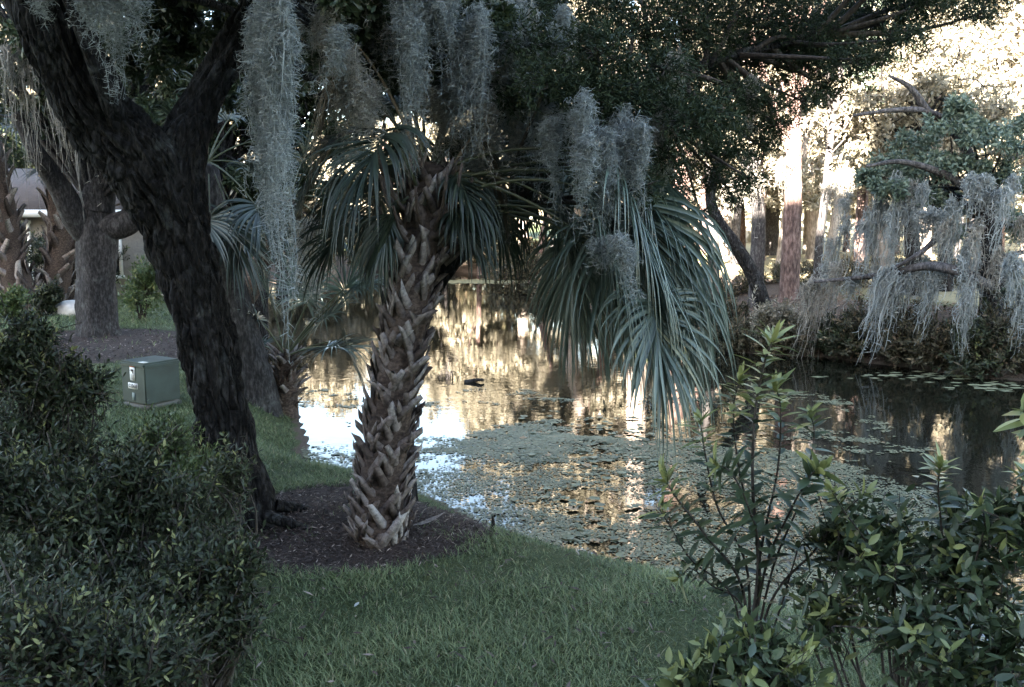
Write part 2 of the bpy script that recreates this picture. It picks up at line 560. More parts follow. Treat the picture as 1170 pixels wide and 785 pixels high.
# ------------------------------------------------------------------ water
m, nt, out = new_mat('pond water')
tc = nd(nt, 'ShaderNodeTexCoord')
n1 = nd(nt, 'ShaderNodeTexNoise', Scale=5.0, Detail=3, Roughness=.55, Distortion=.3)
n2 = nd(nt, 'ShaderNodeTexNoise', Scale=.5, Detail=2)
nt.links.new(tc.outputs['Object'], n1.inputs[0]); nt.links.new(tc.outputs['Object'], n2.inputs[0])
st = nd(nt, 'ShaderNodeMapRange')
st.inputs[1].default_value = .4; st.inputs[2].default_value = .65; st.inputs[3].default_value = .012; st.inputs[4].default_value = .05
nt.links.new(n2.outputs[0], st.inputs[0])
bp = nd(nt, 'ShaderNodeBump', Distance=.05)
nt.links.new(st.outputs[0], bp.inputs['Strength']); nt.links.new(n1.outputs[0], bp.inputs['Height'])
b = nd(nt, 'ShaderNodeBsdfPrincipled', Roughness=.02, IOR=1.33)
b.inputs['Base Color'].default_value = (.008, .008, .005, 1)
nt.links.new(bp.outputs[0], b.inputs['Normal']); nt.links.new(b.outputs[0], out.inputs[0])
M['water'] = m
wx = np.linspace(-20, 60, 41); wy = np.linspace(-10, 52, 32)
WX, WY = np.meshgrid(wx, wy)
keep = 1
idx = np.arange(WX.size).reshape(WX.shape)
Qw = np.stack([idx[:-1, :-1], idx[:-1, 1:], idx[1:, 1:], idx[1:, :-1]], -1).reshape(-1, 4)
water = MB().add(np.stack([WX, WY, np.full_like(WX, ZW)], -1).reshape(-1, 3), Qw).build('water', M['water'])
tag(water, kind='structure', label='still dark pond water with mirrored trees')


def to_px(p):
    q = p - np.array([0, 0, CH])
    f = q[:, 1] * ca - q[:, 2] * sa
    u = q[:, 1] * sa + q[:, 2] * ca
    return CX + FPX * q[:, 0] / f, CY - FPX * u / f


# floating weed: a mass of small pads
n = 620000
x = rng.uniform(-4.5, 5.2, n); y = rng.uniform(5.0, 14.5, n)
nv = np.array([mnoise.noise(Vector((a * .55 + 3.3, b * .8 + 1.7, 4.))) + .6 * mnoise.noise(Vector((a * 1.9, b * 3.1, 5.))) + .4 * mnoise.noise(Vector((a * 6, b * 9, 9.))) for a, b in zip(x, y)])
dW = -sdf_water(x, y)
far_edge = 11.9 + .1 * x - .38 * np.clip(x - 1.6, 0, 9) ** 2
cov = 1.06 * smooth((far_edge - y) / 1.7) - .03
left = smooth((-x - .1) / 1.2) * smooth((y - 8.4) / 1.6)
cov = cov - .2 * left
band = np.exp(-((x - (.8 + .1 * (y - 8))) / .5) ** 2) * smooth((y - 6.6) / .6)
cov = cov - .62 * band + band * .55 * np.array([mnoise.noise(Vector((p_ * 2.2, q_ * 5.5, 3.))) for p_, q_ in zip(x, y)])
cov = cov - .4 * smooth((x - 1.2) / .6) * smooth((7.6 - y) / .7)
pr_ = smooth((nv * 1.05 + cov - .12) / .75) * (.42 + .4 * np.clip(nv, -.5, .6))
keep = (dW > -.05) & (rng.random(n) < pr_)
x, y = x[keep], y[keep]
n = len(x)
r = rng.uniform(.007, .021, n) * (1 + .3 * (y > 10))
th = np.linspace(0, 2 * math.pi, 4, endpoint=False)[None] + rng.uniform(0, 6, n)[:, None] + rng.normal(0, .18, (n, 4))
rr = r[:, None] * rng.uniform(.75, 1.15, (n, 4))
tilt = rng.normal(0, .12, (n, 2))
dx, dy = np.cos(th) * rr, np.sin(th) * rr
zz = ZW + .003 + rng.uniform(0, .006, n)[:, None] + np.abs(dx * tilt[:, :1] + dy * tilt[:, 1:])
V = np.stack([x[:, None] + dx, y[:, None] + dy, zz], -1).reshape(-1, 3)
pn = nv[keep]
rv = np.clip(.42 + .2 * rng.normal(size=n) + .3 * pn, 0, .93)
rv = np.where(rng.random(n) < .012, 1., rv)
wd = MB().add(V, np.arange(n * 4).reshape(-1, 4), rv).build('duckweed', M['pad'])
tag(wd, 'pale green floating weed spread over the near water', 'pond weed', kind='stuff')
# thin rafts of weed along the far bank
mb = MB()
for (px, py, wpx, nn) in ((1080, 430, 110, 70), (850, 396, 40, 20), (560, 322, 60, 420), (1130, 442, 50, 30)):
    d = ray(px, py); t = (ZW - CH) / d[2]
    c = np.array([0, 0, CH]) + d * t
    xx = c[0] + rng.normal(0, PXW(wpx, c[1]) * .5, nn); yy = c[1] + rng.normal(0, c[1] * .014, nn)
    rr = rng.uniform(.03, .09, nn) * (1 + (py < 350) * 2)
    th = np.linspace(0, 2 * math.pi, 4, endpoint=False)[None] + rng.uniform(0, 6, nn)[:, None]
    V = np.stack([xx[:, None] + np.cos(th) * rr[:, None] * 1.6, yy[:, None] + np.sin(th) * rr[:, None], np.full((nn, 4), ZW + .006) + rng.uniform(0, .005, (nn, 1))], -1)
    mb.add(V.reshape(-1, 3), np.arange(nn * 4).reshape(-1, 4), rng.uniform(.5, .9, nn))
n = 1000
x = rng.uniform(-3, 3.4, n); y = rng.uniform(6.6, 12.4, n)
k = (sdf_water(x, y) < -.25) & (np.array([mnoise.noise(Vector((p * .9, q * 1.3, 12.))) for p, q in zip(x, y)]) + .35 * np.exp(-((x - (.8 + .1 * (y - 8))) / .9) ** 2) > .2)
x, y = x[k], y[k]; nn = len(x)
rr = rng.uniform(.022, .06, nn)
th = np.linspace(.25, 2 * math.pi - .25, 11)[None] + rng.uniform(0, 6, nn)[:, None]
rim = np.stack([x[:, None] + np.cos(th) * rr[:, None], y[:, None] + np.sin(th) * rr[:, None], ZW + .013 + rng.uniform(0, .006, (nn, 1)) + np.abs(rng.normal(0, .006, (nn, 11)))], -1)
cen_ = np.stack([x, y, np.full(nn, ZW + .012)], -1)[:, None]
Vp = np.concatenate([cen_, rim], 1).reshape(-1, 3)
bb_ = np.arange(nn)[:, None, None] * 12
tri = bb_ + np.array([[0, q + 1, q + 2] for q in range(10)])[None]
rvp = np.where(rng.random(nn) < .08, 1., np.clip(rng.normal(.6, .2, nn), 0, .93))
mb.add(Vp, None, None, tri.reshape(-1, 3), np.repeat(rvp, 10))
tag(mb.build('floating_leaves', M['pad']), 'larger round leaves floating among the pond weed and along the far bank', 'pond weed', kind='stuff')

# ------------------------------------------------------------------ grass, mulch
def grass_pts(n, x0, x1, y0, y1):
    x = rng.uniform(x0, x1, n); y = rng.uniform(y0, y1, n)
    d = sdf_water(x, y)
    mw = mulch_w(x, y) + rng.normal(0, .22, n) + .35 * np.sin(x * 5.1 + 2 * np.sin(y * 4)) * np.sin(y * 6.3 + x)
    nv = np.array([mnoise.noise(Vector((a * 1.4, b * 1.4, 2.))) for a, b in zip(x, y)])
    z = hgt(x, y)
    p = np.stack([x, y, z], 1)
    u, v = to_px(p)
    k = (d > .12) & (mw < .5) & (u > -30) & (u < 1200) & (v < 815) & (rng.random(n) < .85 + nv * .9)
    return p[k], nv[k]


mb = MB()
for (n, x0, x1, y0, y1, h, w) in ((230000, -2.6, 3.2, 3.3, 9.6, .058, .0052), (60000, -6.5, -2.2, 7.5, 15.5, .075, .009), (22000, -13, -5, 15, 22, .1, .016)):
    p, nv = grass_pts(n, x0, x1, y0, y1)
    n = len(p)
    az = rng.uniform(0, 2 * math.pi, n)
    lean = rng.uniform(.2, 1.3, n)
    d = np.stack([np.cos(az) * lean, np.sin(az) * lean, np.ones(n)], 1)
    nr = np.stack([np.cos(az), np.sin(az), -.3 * np.ones(n)], 1)
    L = h * rng.uniform(.5, 1.35, n) * (1 + .5 * nv)
    rv = np.clip(.45 + .22 * rng.normal(size=n) + .35 * nv, 0, .9)
    rv = np.where(rng.random(n) < .035, 1., rv)
    leaves(mb, p, d, nr, L, w * rng.uniform(.7, 1.3, n), rv, 3, -.3)
tag(mb.build('grass', M['grass']), 'short green lawn grass sloping to the pond', 'grass', kind='stuff')

mb = MB()
n = 26000
x = np.concatenate([rng.uniform(-2.7, .1, n), rng.uniform(-11.5, -4, 9000)]); y = np.concatenate([rng.uniform(5.4, 8.2, n), rng.uniform(13.5, 18.8, 9000)])
big = np.concatenate([np.ones(n), np.full(9000, 2.)])
k = (mulch_w(x, y) + rng.normal(0, .2, len(x)) > .34) & (sdf_water(x, y) > .05)
x, y, big = x[k], y[k], big[k]
x2 = rng.uniform(-2.5, 2.5, 900); y2 = rng.uniform(3.6, 9, 900)
k = sdf_water(x2, y2) > .1
n0 = len(x)
x = np.append(x, x2[k]); y = np.append(y, y2[k]); big = np.append(big, rng.uniform(.8, 1.7, k.sum()))
p = np.stack([x, y, hgt(x, y) + rng.uniform(.002, .02, len(x))], 1)
p[n0:, 2] += .035
d = rvec(len(x)); d[:, 2] *= .25
nr = rvec(len(x)) * .35 + np.array([0, 0, 1])
leaves(mb, p, d, nr, rng.uniform(.02, .07, len(x)) * big, rng.uniform(.005, .016, len(x)) * big, np.clip(rng.normal(.5, .3, len(x)), 0, 1), 3, .1)
tag(mb.build('mulch', M['chip']), 'dark bark mulch and straw under the trees', 'mulch', kind='stuff')
mb = MB()
n = 14000
x = rng.uniform(3.5, 16, n); y = rng.uniform(13, 24, n)
dd = sdf_water(x, y)
k = (dd > .05) & (dd < 4) & (farside(x, y) > .5)
x, y = x[k], y[k]
p = np.stack([x, y, hgt(x, y) + rng.uniform(.004, .04, len(x))], 1)
nr = rvec(len(x)) * .5 + np.array([0, 0, 1])
d = rvec(len(x)); d[:, 2] *= .3
M['litter'] = leaf_mat('dry leaf', [(0, (.05, .03, .02)), (.6, (.15, .095, .065)), (1, (.3, .2, .14))], .8, 0, .2)
leaves(mb, p, d, nr, rng.uniform(.05, .12, len(x)), rng.uniform(.025, .05, len(x)), np.clip(rng.normal(.45, .3, len(x)), 0, 1), 3, .2)
tag(mb.build('leaf_litter', M['litter']), 'brown fallen leaves covering the far bank', 'leaf litter', kind='stuff')

# ------------------------------------------------------------------ plant generators
def fan_frond(palm, origin, hast, tip, nl=60, w=.042, mat='frond', pmat='petiole', droop=.55, sag=.22, spread=118, stiff=1., rv=None, pr=.014):
    """petiole arc from the crown to the hastula, then a folded drooping fan of leaflets"""
    o, h, tpt = map(np.asarray, (origin, hast, tip))
    L = np.linalg.norm(tpt - h)
    mid = (o + h) / 2 + np.array([0, 0, sag * np.linalg.norm(h - o)])
    tt = np.linspace(0, 1, 12)[:, None]
    pet = o * (1 - tt) ** 2 + 2 * mid * tt * (1 - tt) + h * tt ** 2
    end_t = nrmz(h - mid)
    main = nrmz(tpt - h + np.array([0, 0, .18 * L]))
    t0 = nrmz(end_t * .45 + main)
    s = np.cross(t0, [0, 0, 1.])
    if np.linalg.norm(s) < .25:
        s = np.cross(t0, [0, 1., 0]) + np.array([1., 0, 0]) * .3
    s = nrmz(s + rng.normal(0, .25, 3)); s = nrmz(s - t0 * np.dot(s, t0))
    nn_ = np.cross(s, t0)
    costa = L * .28
    u = np.linspace(-1, 1, nl) + rng.normal(0, .012, nl)
    au = np.abs(u)
    base = h + t0 * (costa * (1 - au ** .8))[:, None] - np.array([0, 0, 1.]) * (costa * .35 * (1 - au) ** 2)[:, None]
    ang = np.radians(spread) * np.sign(u) * au ** 1.15
    d = np.cos(ang)[:, None] * t0 + np.sin(ang)[:, None] * s + nn_ * (.25 * au)[:, None] + rng.normal(0, .07, (nl, 3))
    d = nrmz(d)
    ll = L * (1 - costa / L * .6) * (1.02 - .38 * au ** 1.5) * rng.uniform(.88, 1.06, nl)
    k = 9
    step = ll / (k - 1)
    pts = [base]
    dirs = [d]
    g = np.array([0, 0, -1.])
    dr = droop * rng.uniform(.5, 1.6, nl)
    for i in range(1, k):
        f = (i / (k - 1)) ** 1.4
        pts.append(pts[-1] + dirs[-1] * step[:, None])
        dirs.append(nrmz(dirs[-1] + g * (dr * f * stiff)[:, None] * .62 + rng.normal(0, .02, (nl, 3))))
    Pt = np.stack(pts, 1); Dr = np.stack(dirs, 1)
    nb = np.broadcast_to(nn_, Dr.shape)
    S = nrmz(np.cross(Dr, nb))
    N = np.cross(S, Dr)
    prof = np.array([.35, .85, 1, 1, .88, .68, .45, .24, .05])
    W = w * .82 * prof[None] * rng.uniform(.7, 1.15, nl)[:, None]
    rnd = np.clip(rng.normal(.5, .2, nl) if rv is None else rng.normal(rv, .18, nl), 0, 1)
    mbb = MB()
    ribbons(mbb, Pt, W, S, rnd, .28, N)
    ob = mbb.build('frond', M[mat], palm)
    mp = MB()
    tube(mp, np.vstack([pet, h + t0 * costa * .5 - np.array([0, 0, costa * .08])]), np.linspace(pr, pr * .45, 13), 6, rng.uniform(0, 1))
    mp.build('stalk', M[pmat], ob)
    return ob


def boots(palm, path, rad, n, L, W, tilt=26, out=.07, name='leaf_base', individual=True, lo=0., hi=1.):
    """old leaf bases: flat woody wedges criss-crossing up the trunk"""
    t, A, B = frames(path)
    k = len(path)
    allm = MB()
    done = 0
    for i in range(n):
        f = lo + (hi - lo) * (i + .5) / n
        fi = f * (k - 1); i0 = min(int(fi), k - 2); fr = fi - i0
        c = path[i0] * (1 - fr) + path[i0 + 1] * fr
        r = np.interp(fi, np.arange(k), rad)
        th = i * 2.39996 + rng.normal(0, .18)
        o = nrmz(A[i0] * math.cos(th) + B[i0] * math.sin(th))
        ax = t[i0]
        side = np.cross(ax, o)
        tl = R(tilt + rng.normal(0, 7)) * (1 if i % 2 else -1)
        up = nrmz(ax * math.cos(tl) + side * math.sin(tl))
        sd = nrmz(np.cross(up, o))
        l = L * rng.uniform(.75, 1.2); w = W * rng.uniform(.8, 1.15); thk = .016
        rows = []
        flare = out * rng.uniform(.5, 1.5)
        twist = rng.normal(0, .25)
        for q, (s, ww, oo, tk) in enumerate(((0, 1.35, -.012, 1.), (.3, 1.15, .008, 1.1), (.6, .95, .018 + flare * .3, .9), (.85, .82, .02 + flare * .75, .65), (1., .66, .022 + flare * 1.15, .35))):
            pc = c + o * (r + oo) + up * (l * s)
            sdd = nrmz(sd * math.cos(twist * s) + o * math.sin(twist * s)); nn2 = nrmz(np.cross(sdd, up))
            nn2 = nn2 if np.dot(nn2, o) > 0 else -nn2
            hw = w * ww * .5
            e = rng.normal(0, .022) if q == 4 else 0
            rows += [pc - sdd * hw + up * e, pc + nn2 * thk * tk * .9, pc + sdd * hw - up * e, pc - nn2 * thk * tk * .7]
        V = np.array(rows)
        Qd = []
        for q in range(4):
            for j in range(4):
                Qd.append((q * 4 + j, q * 4 + (j + 1) % 4, q * 4 + 4 + (j + 1) % 4, q * 4 + 4 + j))
        Qd.append((16, 17, 18, 19))
        rv = np.clip(rng.normal(.55, .22), 0, 1)
        rq = np.array([np.clip(rv + (.12 if q >= 8 else -.12), 0, 1) for q in range(16)] + [min(1, rv + .2)])
        if individual and done < 100 and o[1] < -.15:
            done += 1
            MB().add(V, Qd, rq).build(name, M['boot'], palm)
        else:
            allm.add(V, Qd, rq)
    tag(allm.build('leaf_bases', M['boot'], palm), kind='stuff' if individual else None)


def moss_geo(mb, tops, lens, rads, nstr=26, w=.0035, k=12, tend=10, tl=.045, jit=.012, taper=.35, slant=0.):
    for top, L, rad in zip(tops, lens, rads):
        n = nstr
        st = np.asarray(top) + rng.normal(0, 1, (n, 3)) * np.array([rad, rad, 0])
        st[:, 2] -= np.abs(rng.normal(0, .10 * L, n)) - .05 * L
        ll = L * np.clip(rng.beta(1.25, 1.5, n), .1, 1)
        ll[0] = L
        t = np.linspace(0, 1, k)
        lat = np.cumsum(rng.normal(0, 1, (n, k, 2)), 1) * jit * L ** .3
        pt = np.zeros((n, k, 3))
        cen = np.asarray(top)[:2]
        fall = (ll[:, None] * t[None])
        conv = 1 - (1 - taper) * np.clip(fall / L, 0, 1)
        pt[..., :2] = cen + (st[:, None, :2] - cen) * conv[..., None] + lat + np.array([slant, 0]) * fall[..., None] + np.cumsum(rng.normal(0, .012, (1, k, 2)), 1)
        pt[..., 2] = st[:, None, 2] - fall + rng.normal(0, .006, (n, k))
        az = rng.uniform(0, math.pi, n)[:, None] + np.cumsum(rng.normal(0, .5, (n, k)), 1)
        S = np.stack([np.cos(az), np.sin(az), 0 * az], -1)
        W = w * (1.25 - .8 * t)[None] * rng.uniform(.7, 1.3, n)[:, None]
        ribbons(mb, pt, W, S, np.clip(rng.normal(.5, .2, n), 0, 1))
        if tend:
            m_ = n * tend
            si = rng.integers(0, n, m_); f = rng.uniform(0, k - 1.01, m_); fi = f.astype(int); fr = (f - fi)[:, None]
            p0 = pt[si, fi] * (1 - fr) + pt[si, fi + 1] * fr
            d = rvec(m_); d[:, 2] = -np.abs(d[:, 2]) * .8 + .25; d = nrmz(d)
            cv = rvec(m_)
            l = tl * rng.uniform(.4, 1.3, m_)
            tt = np.linspace(0, 1, 4)
            pp = p0[:, None] + d[:, None] * (l[:, None] * tt)[..., None] + cv[:, None] * (l[:, None] * .45 * np.sin(tt * 4.))[..., None]
            S2 = nrmz(np.cross(d, cv))
            ribbons(mb, pp, (w * .75 * np.array([1, .95, .7, .25]))[None] * np.ones((m_, 1)), np.repeat(S2[:, None], 4, 1), np.clip(rng.normal(.55, .22, m_), 0, 1))


MOSS_GROUP = 'spanish moss hanging in the trees'


def moss(label, px, y0, y1, wpx, depth, nsub=3, mat='moss', group=MOSS_GROUP, **kw):
    """one hanging clump: y0, y1 in photo pixels, split over nsub tails"""
    tops, lens, rads = [], [], []
    full = abs(P(px, y0, depth)[2] - P(px, y1, depth)[2])
    for i in range(nsub):
        fx = (i - (nsub - 1) / 2) / max(nsub - 1, 1) if nsub > 1 else 0
        tops.append(P(px + fx * wpx * 1.25 + rng.normal(0, wpx * .15), y0 + rng.uniform(0, .14) * (y1 - y0) * (i != nsub // 2), depth + rng.normal(0, .08)))
        lens.append(full * (1 if i == nsub // 2 else rng.uniform(.3, .85)))
        rads.append(PXW(wpx, depth) * (.26 if nsub > 1 else .4) * rng.uniform(.6, 1.25))
    mb = MB()
    moss_geo(mb, tops, lens, rads, **kw)
    o = mb.build('spanish_moss', M[mat], None, False, tops[0])
    return tag(o, label, 'spanish moss', group)


def clump_leaves(mb, centers, radii, nper, L, W, flat=.75, k=3, dist='ball', up=.5, rbias=.0):
    for c, r in zip(centers, radii):
        n = nper
        m_ = 9
        sc = rvec(m_) * (rng.random(m_) ** .5)[:, None] * r * 1.05 * np.array([1, 1, flat])
        sr = r * rng.uniform(.16, .5, m_)
        stretch = rng.uniform(.55, 1.5, (m_, 3)) * np.array([1, 1, .8])
        q = rng.integers(0, m_, n)
        v = rvec(n) * (rng.random(n) ** .55)[:, None]
        pos = np.asarray(c) + sc[q] + v * sr[q][:, None] * stretch[q]
        d = nrmz(v + rvec(n) * .9 + np.array([0, 0, -.15]))
        nr = rvec(n) + np.array([0, 0, up])
        rv = np.clip(rng.normal(.5 + rbias, .22, n), 0, 1)
        leaves(mb, pos, d, nr, L * rng.uniform(.6, 1.3, n), W * rng.uniform(.7, 1.3, n), rv, k)


def broad_tree(name, label, base, trunk_pts, r0, r1, crown_c, crown_r, nclump, nper, L, W, leafm='oak_leaf', barkm='oak_bark_grey', group=None, cat='tree', rc=.3, flat=.6, limbs=True):
    root = empty(name, base, label, cat, group)
    pts = [np.asarray(base) - np.array([0, 0, .25])] + [np.asarray(p) for p in trunk_pts]
    mb = MB()
    path, rad = bark_trunk(mb, pts, [r0, r0 * .85 + r1 * .15, (r0 + r1) / 2, r1], 46, 22, .07, r0 * .05, 5., rng.uniform(0, 9), (.45, r0 * 1.1))
    mb.build('trunk', M[barkm], root, True)
    if nclump:
        cc, cr = np.asarray(crown_c), np.asarray(crown_r)
        v = rvec(nclump) * (rng.random(nclump) ** .35)[:, None]
        cen = cc + v * cr
        rad_c = np.mean(cr) * rc * rng.uniform(.65, 1.35, nclump)
        mb = MB(); ml = MB()
        for c, r in zip(cen, rad_c):
            s = path[rng.integers(int(len(path) * .55), len(path))]
            m1 = s * .5 + c * .5 + np.array([rng.normal(0, .1), rng.normal(0, .1), .12]) * np.linalg.norm(c - s)
            tube_taper(ml, [s, m1, c], max(r1 * .38, .02), .012, 7, 5)
            for _ in range(3):
                e = c + rvec(1)[0] * r * .9
                tube_taper(ml, [c * .8 + m1 * .2, (c + e) / 2 + rng.normal(0, .05, 3), e], .014, .004, 4, 4)
        clump_leaves(mb, cen, rad_c, nper, L, W, flat)
        ml.build('branches', M[barkm], root, True)
        mb.build('crown', M[leafm], root)
    return root


def shrub(name, label, base, centers, radii, ntw, nlf, L, W, mat, group=None, stemr=.012, tipshare=.12, ang=50, k=4, cat='shrub', tl=.28, inner=.35, rb=0.):
    """stems from the base, twigs out to the shell of each lobe, leaves set along every twig"""
    root = empty(name, base, label, cat, group)
    ms, ml = MB(), MB()
    base = np.asarray(base, float)
    for c, r in zip(centers, radii):
        c = np.asarray(c); r = np.asarray(r) * np.ones(3)
        v = rvec(ntw) * (inner + (1 - inner) * rng.random(ntw) ** .5)[:, None]
        v[:, 2] *= rng.uniform(.75, 1.2)
        v[:, 2] = np.where(v[:, 2] < -.6, -v[:, 2] * .7, v[:, 2])
        e = c + v * r * rng.uniform(.75, 1.1, (ntw, 1)) * (1 + .38 * (rng.random((ntw, 1)) < .14)) + rng.normal(0, .03, (ntw, 3))
        for i in range(max(3, ntw // 22)):
            q = e[i] * .82 + c * .18
            tube_taper(ms, [base + rng.normal(0, .05, 3) * np.array([1, 1, 0]), base * .45 + q * .55 + rng.normal(0, .06, 3), q], stemr, stemr * .3, 8, 5)
        out = nrmz(nrmz(v) * .8 + np.array([0, 0, .55]) + rng.normal(0, .35, (ntw, 3)))
        ln = tl * rng.uniform(.6, 1.4, ntw)
        st = e - out * ln[:, None]
        Pt = st[:, None] + (e - st)[:, None] * np.linspace(0, 1, 4)[None, :, None]
        sv = nrmz(np.cross(out, rvec(ntw)))
        ribbons(ms, Pt, np.array([.006, .005, .004, .002])[None] * np.ones((ntw, 1)), np.repeat(sv[:, None], 4, 1), np.full(ntw, .5))
        # leaves
        t = np.tile((np.arange(nlf) + .5) / nlf, ntw) ** .85
        ti = np.repeat(np.arange(ntw), nlf)
        a = np.tile(np.arange(nlf) * 2.4, ntw) + np.repeat(rng.uniform(0, 6, ntw), nlf)
        o = out[ti]
        s1 = sv[ti]; s2 = np.cross(o, s1)
        rad = np.cos(a)[:, None] * s1 + np.sin(a)[:, None] * s2
        an = np.radians(ang) * (1.15 - .6 * t) * rng.uniform(.7, 1.3, len(t))
        d = np.cos(an)[:, None] * o + np.sin(an)[:, None] * rad + rng.normal(0, .12, (len(t), 3))
        nr = np.cross(d, np.cross(o, rad)) + rvec(len(t)) * .25
        pos = st[ti] + (e - st)[ti] * t[:, None]
        rv = np.clip(rng.normal(.42 + rb, .17, len(t)), 0, .84)
        tipt = rng.random(ntw) < tipshare
        rv = np.where(tipt[ti] & (t > .45), np.clip(rng.normal(.95, .03, len(t)), .9, 1), rv)
        leaves(ml, pos, d, nr, L * rng.uniform(.45, 1.35, len(t)) * (1.1 - .4 * t), W * rng.uniform(.75, 1.2, len(t)), rv, k, .18, .12)
    ms.build('stems', M['twig'], root, True)
    ml.build('leaves', M[mat], root)
    return root


def shoot(ms, ml, pts, nlf, L, W, r0=.006, t0=.15, tipn=10, tipL=.8, young=.7, ang=55):
    path = catmull(pts, 40)
    tube(ms, path, np.linspace(r0, r0 * .35, 40), 5)
    tg, A, B = frames(path)
    f = t0 + (1 - t0) * (np.arange(nlf) + rng.random(nlf) * .6) / nlf
    i = np.clip((f * 39).astype(int), 0, 39)
    a = np.arange(nlf) * 2.4 + rng.uniform(0, .7, nlf)
    rad = np.cos(a)[:, None] * A[i] + np.sin(a)[:, None] * B[i]
    an = np.radians(ang) * rng.uniform(.75, 1.4, nlf)
    d = np.cos(an)[:, None] * tg[i] + np.sin(an)[:, None] * rad
    nr = np.cross(d, np.cross(tg[i], rad)) + rvec(nlf) * .2
    rv = np.where(f > young, np.clip(rng.normal(.94, .04, nlf), .86, 1), np.clip(rng.normal(.45, .15, nlf), 0, .8))
    leaves(ml, path[i], d, nr, L * rng.uniform(.4, 1.25, nlf), W * rng.uniform(.8, 1.15, nlf), rv, 5, .28, .14)
    tipn = int(tipn * .6)
    if tipn:
        a = rng.uniform(0, 6.3, tipn)
        rad = np.cos(a)[:, None] * A[-1] + np.sin(a)[:, None] * B[-1]
        an = np.radians(rng.uniform(8, 60, tipn))
        d = np.cos(an)[:, None] * tg[-1] + np.sin(an)[:, None] * rad
        nr = np.cross(d, np.cross(tg[-1], rad)) + rvec(tipn) * .2
        leaves(ml, np.repeat(path[-1:], tipn, 0) - tg[-1] * rng.uniform(0, .04, tipn)[:, None], d, nr, L * tipL * rng.uniform(.35, 1.1, tipn), W * .75 * rng.uniform(.7, 1., tipn), np.clip(rng.normal(.96, .04, tipn), .88, 1), 5, .2, .14)


def onground(px, py):
    d = ray(px, py)
    z = 0.
    for _ in range(12):
        t = (z - CH) / d[2]
        z = .5 * z + .5 * hz(d[0] * t, d[1] * t)
    p = np.array([0, 0, CH]) + d * t
    p[2] = hz(p[0], p[1])
    return p


def gp(px, depth, lift=0.):
    x = (px - CX) / FPX * depth * (1 / 1.0)
    return np.array([x, depth, hz(x, depth) + lift])


# ------------------------------------------------------------------ 1 the big leaning tree, left foreground
D1 = 6.9
b1 = onground(272, 596)
D1 = b1[1]
oak = empty('leaning_tree', b1, 'massive dark tree with deeply furrowed leaning trunk left of the rough palm', 'tree')
mb = MB()
pts = [b1 - np.array([0, 0, .25]), b1 + np.array([0, 0, .05]), P(252, 470, D1), P(228, 360, D1), P(200, 260, D1), P(168, 195, D1 - .05), P(122, 145, D1 - .1), P(88, 90, D1 - .2), P(60, 20, D1 - .3), P(35, -70, D1 - .3), P(10, -160, D1 - .2)]
W1 = [PXW(a, D1) / 2 for a in (82, 74, 62, 65, 72, 86, 72, 70, 68, 64, 56)]
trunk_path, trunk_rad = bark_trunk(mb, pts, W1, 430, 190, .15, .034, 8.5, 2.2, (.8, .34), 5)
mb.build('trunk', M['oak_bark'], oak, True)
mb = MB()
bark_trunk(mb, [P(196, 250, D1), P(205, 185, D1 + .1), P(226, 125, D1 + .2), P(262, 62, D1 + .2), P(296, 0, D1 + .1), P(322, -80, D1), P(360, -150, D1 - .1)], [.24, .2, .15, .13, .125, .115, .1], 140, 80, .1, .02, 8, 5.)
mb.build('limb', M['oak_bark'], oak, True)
mb = MB()
bark_trunk(mb, [P(168, 215, D1), P(142, 160, D1 - .2), P(118, 95, D1 - .42), P(92, 30, D1 - .5), P(60, -40, D1 - .5)], [.1, .085, .07, .06, .05], 70, 36, .1, .012, 8, 8.)
mb.build('limb', M['oak_bark'], oak, True)
for az_, ln_ in ((-28, .8), (20, .6), (-80, .6)):
    dv = np.array([math.cos(R(az_)), math.sin(R(az_)), 0])
    q1 = b1 + dv * .3; q2 = b1 + dv * ln_ + np.array([.05, .04, 0])
    mb = MB()
    tube_taper(mb, [q1 + np.array([0, 0, .1]), np.array([*(q1 * .5 + q2 * .5)[:2], hz(*(q1 * .5 + q2 * .5)[:2]) + .025]), np.array([*q2[:2], hz(*q2[:2]) - .06])], .055, .02, 16, 9)
    mb.build('root', M['oak_bark'], oak, True)
# overhead limbs that carry the moss (mostly above the frame)
mb = MB()
for pp, r0 in (([P(322, -60, D1), P(420, -60, 6.2), P(540, -30, 6.0), P(640, -45, 5.9), P(760, -90, 5.8)], .1),
               ([P(300, -20, D1), P(310, -90, 5.6), P(330, -140, 5.), P(360, -200, 4.4)], .08),
               ([P(60, -10, D1 - .3), P(110, -60, 5.6), P(170, -90, 5.), P(260, -120, 4.4)], .08),
               ([P(310, -40, D1), P(380, 20, 7.3), P(450, 40, 8.), P(540, 20, 8.8), P(600, -10, 9.4)], .08),
               ([P(250, 90, D1 + .2), P(310, 60, 7.6), P(360, 90, 8.4), P(400, 70, 9.)], .06)):
    tube_taper(mb, pp, r0, .03, 40, 10)
mb.build('branches', M['oak_bark'], oak, True)
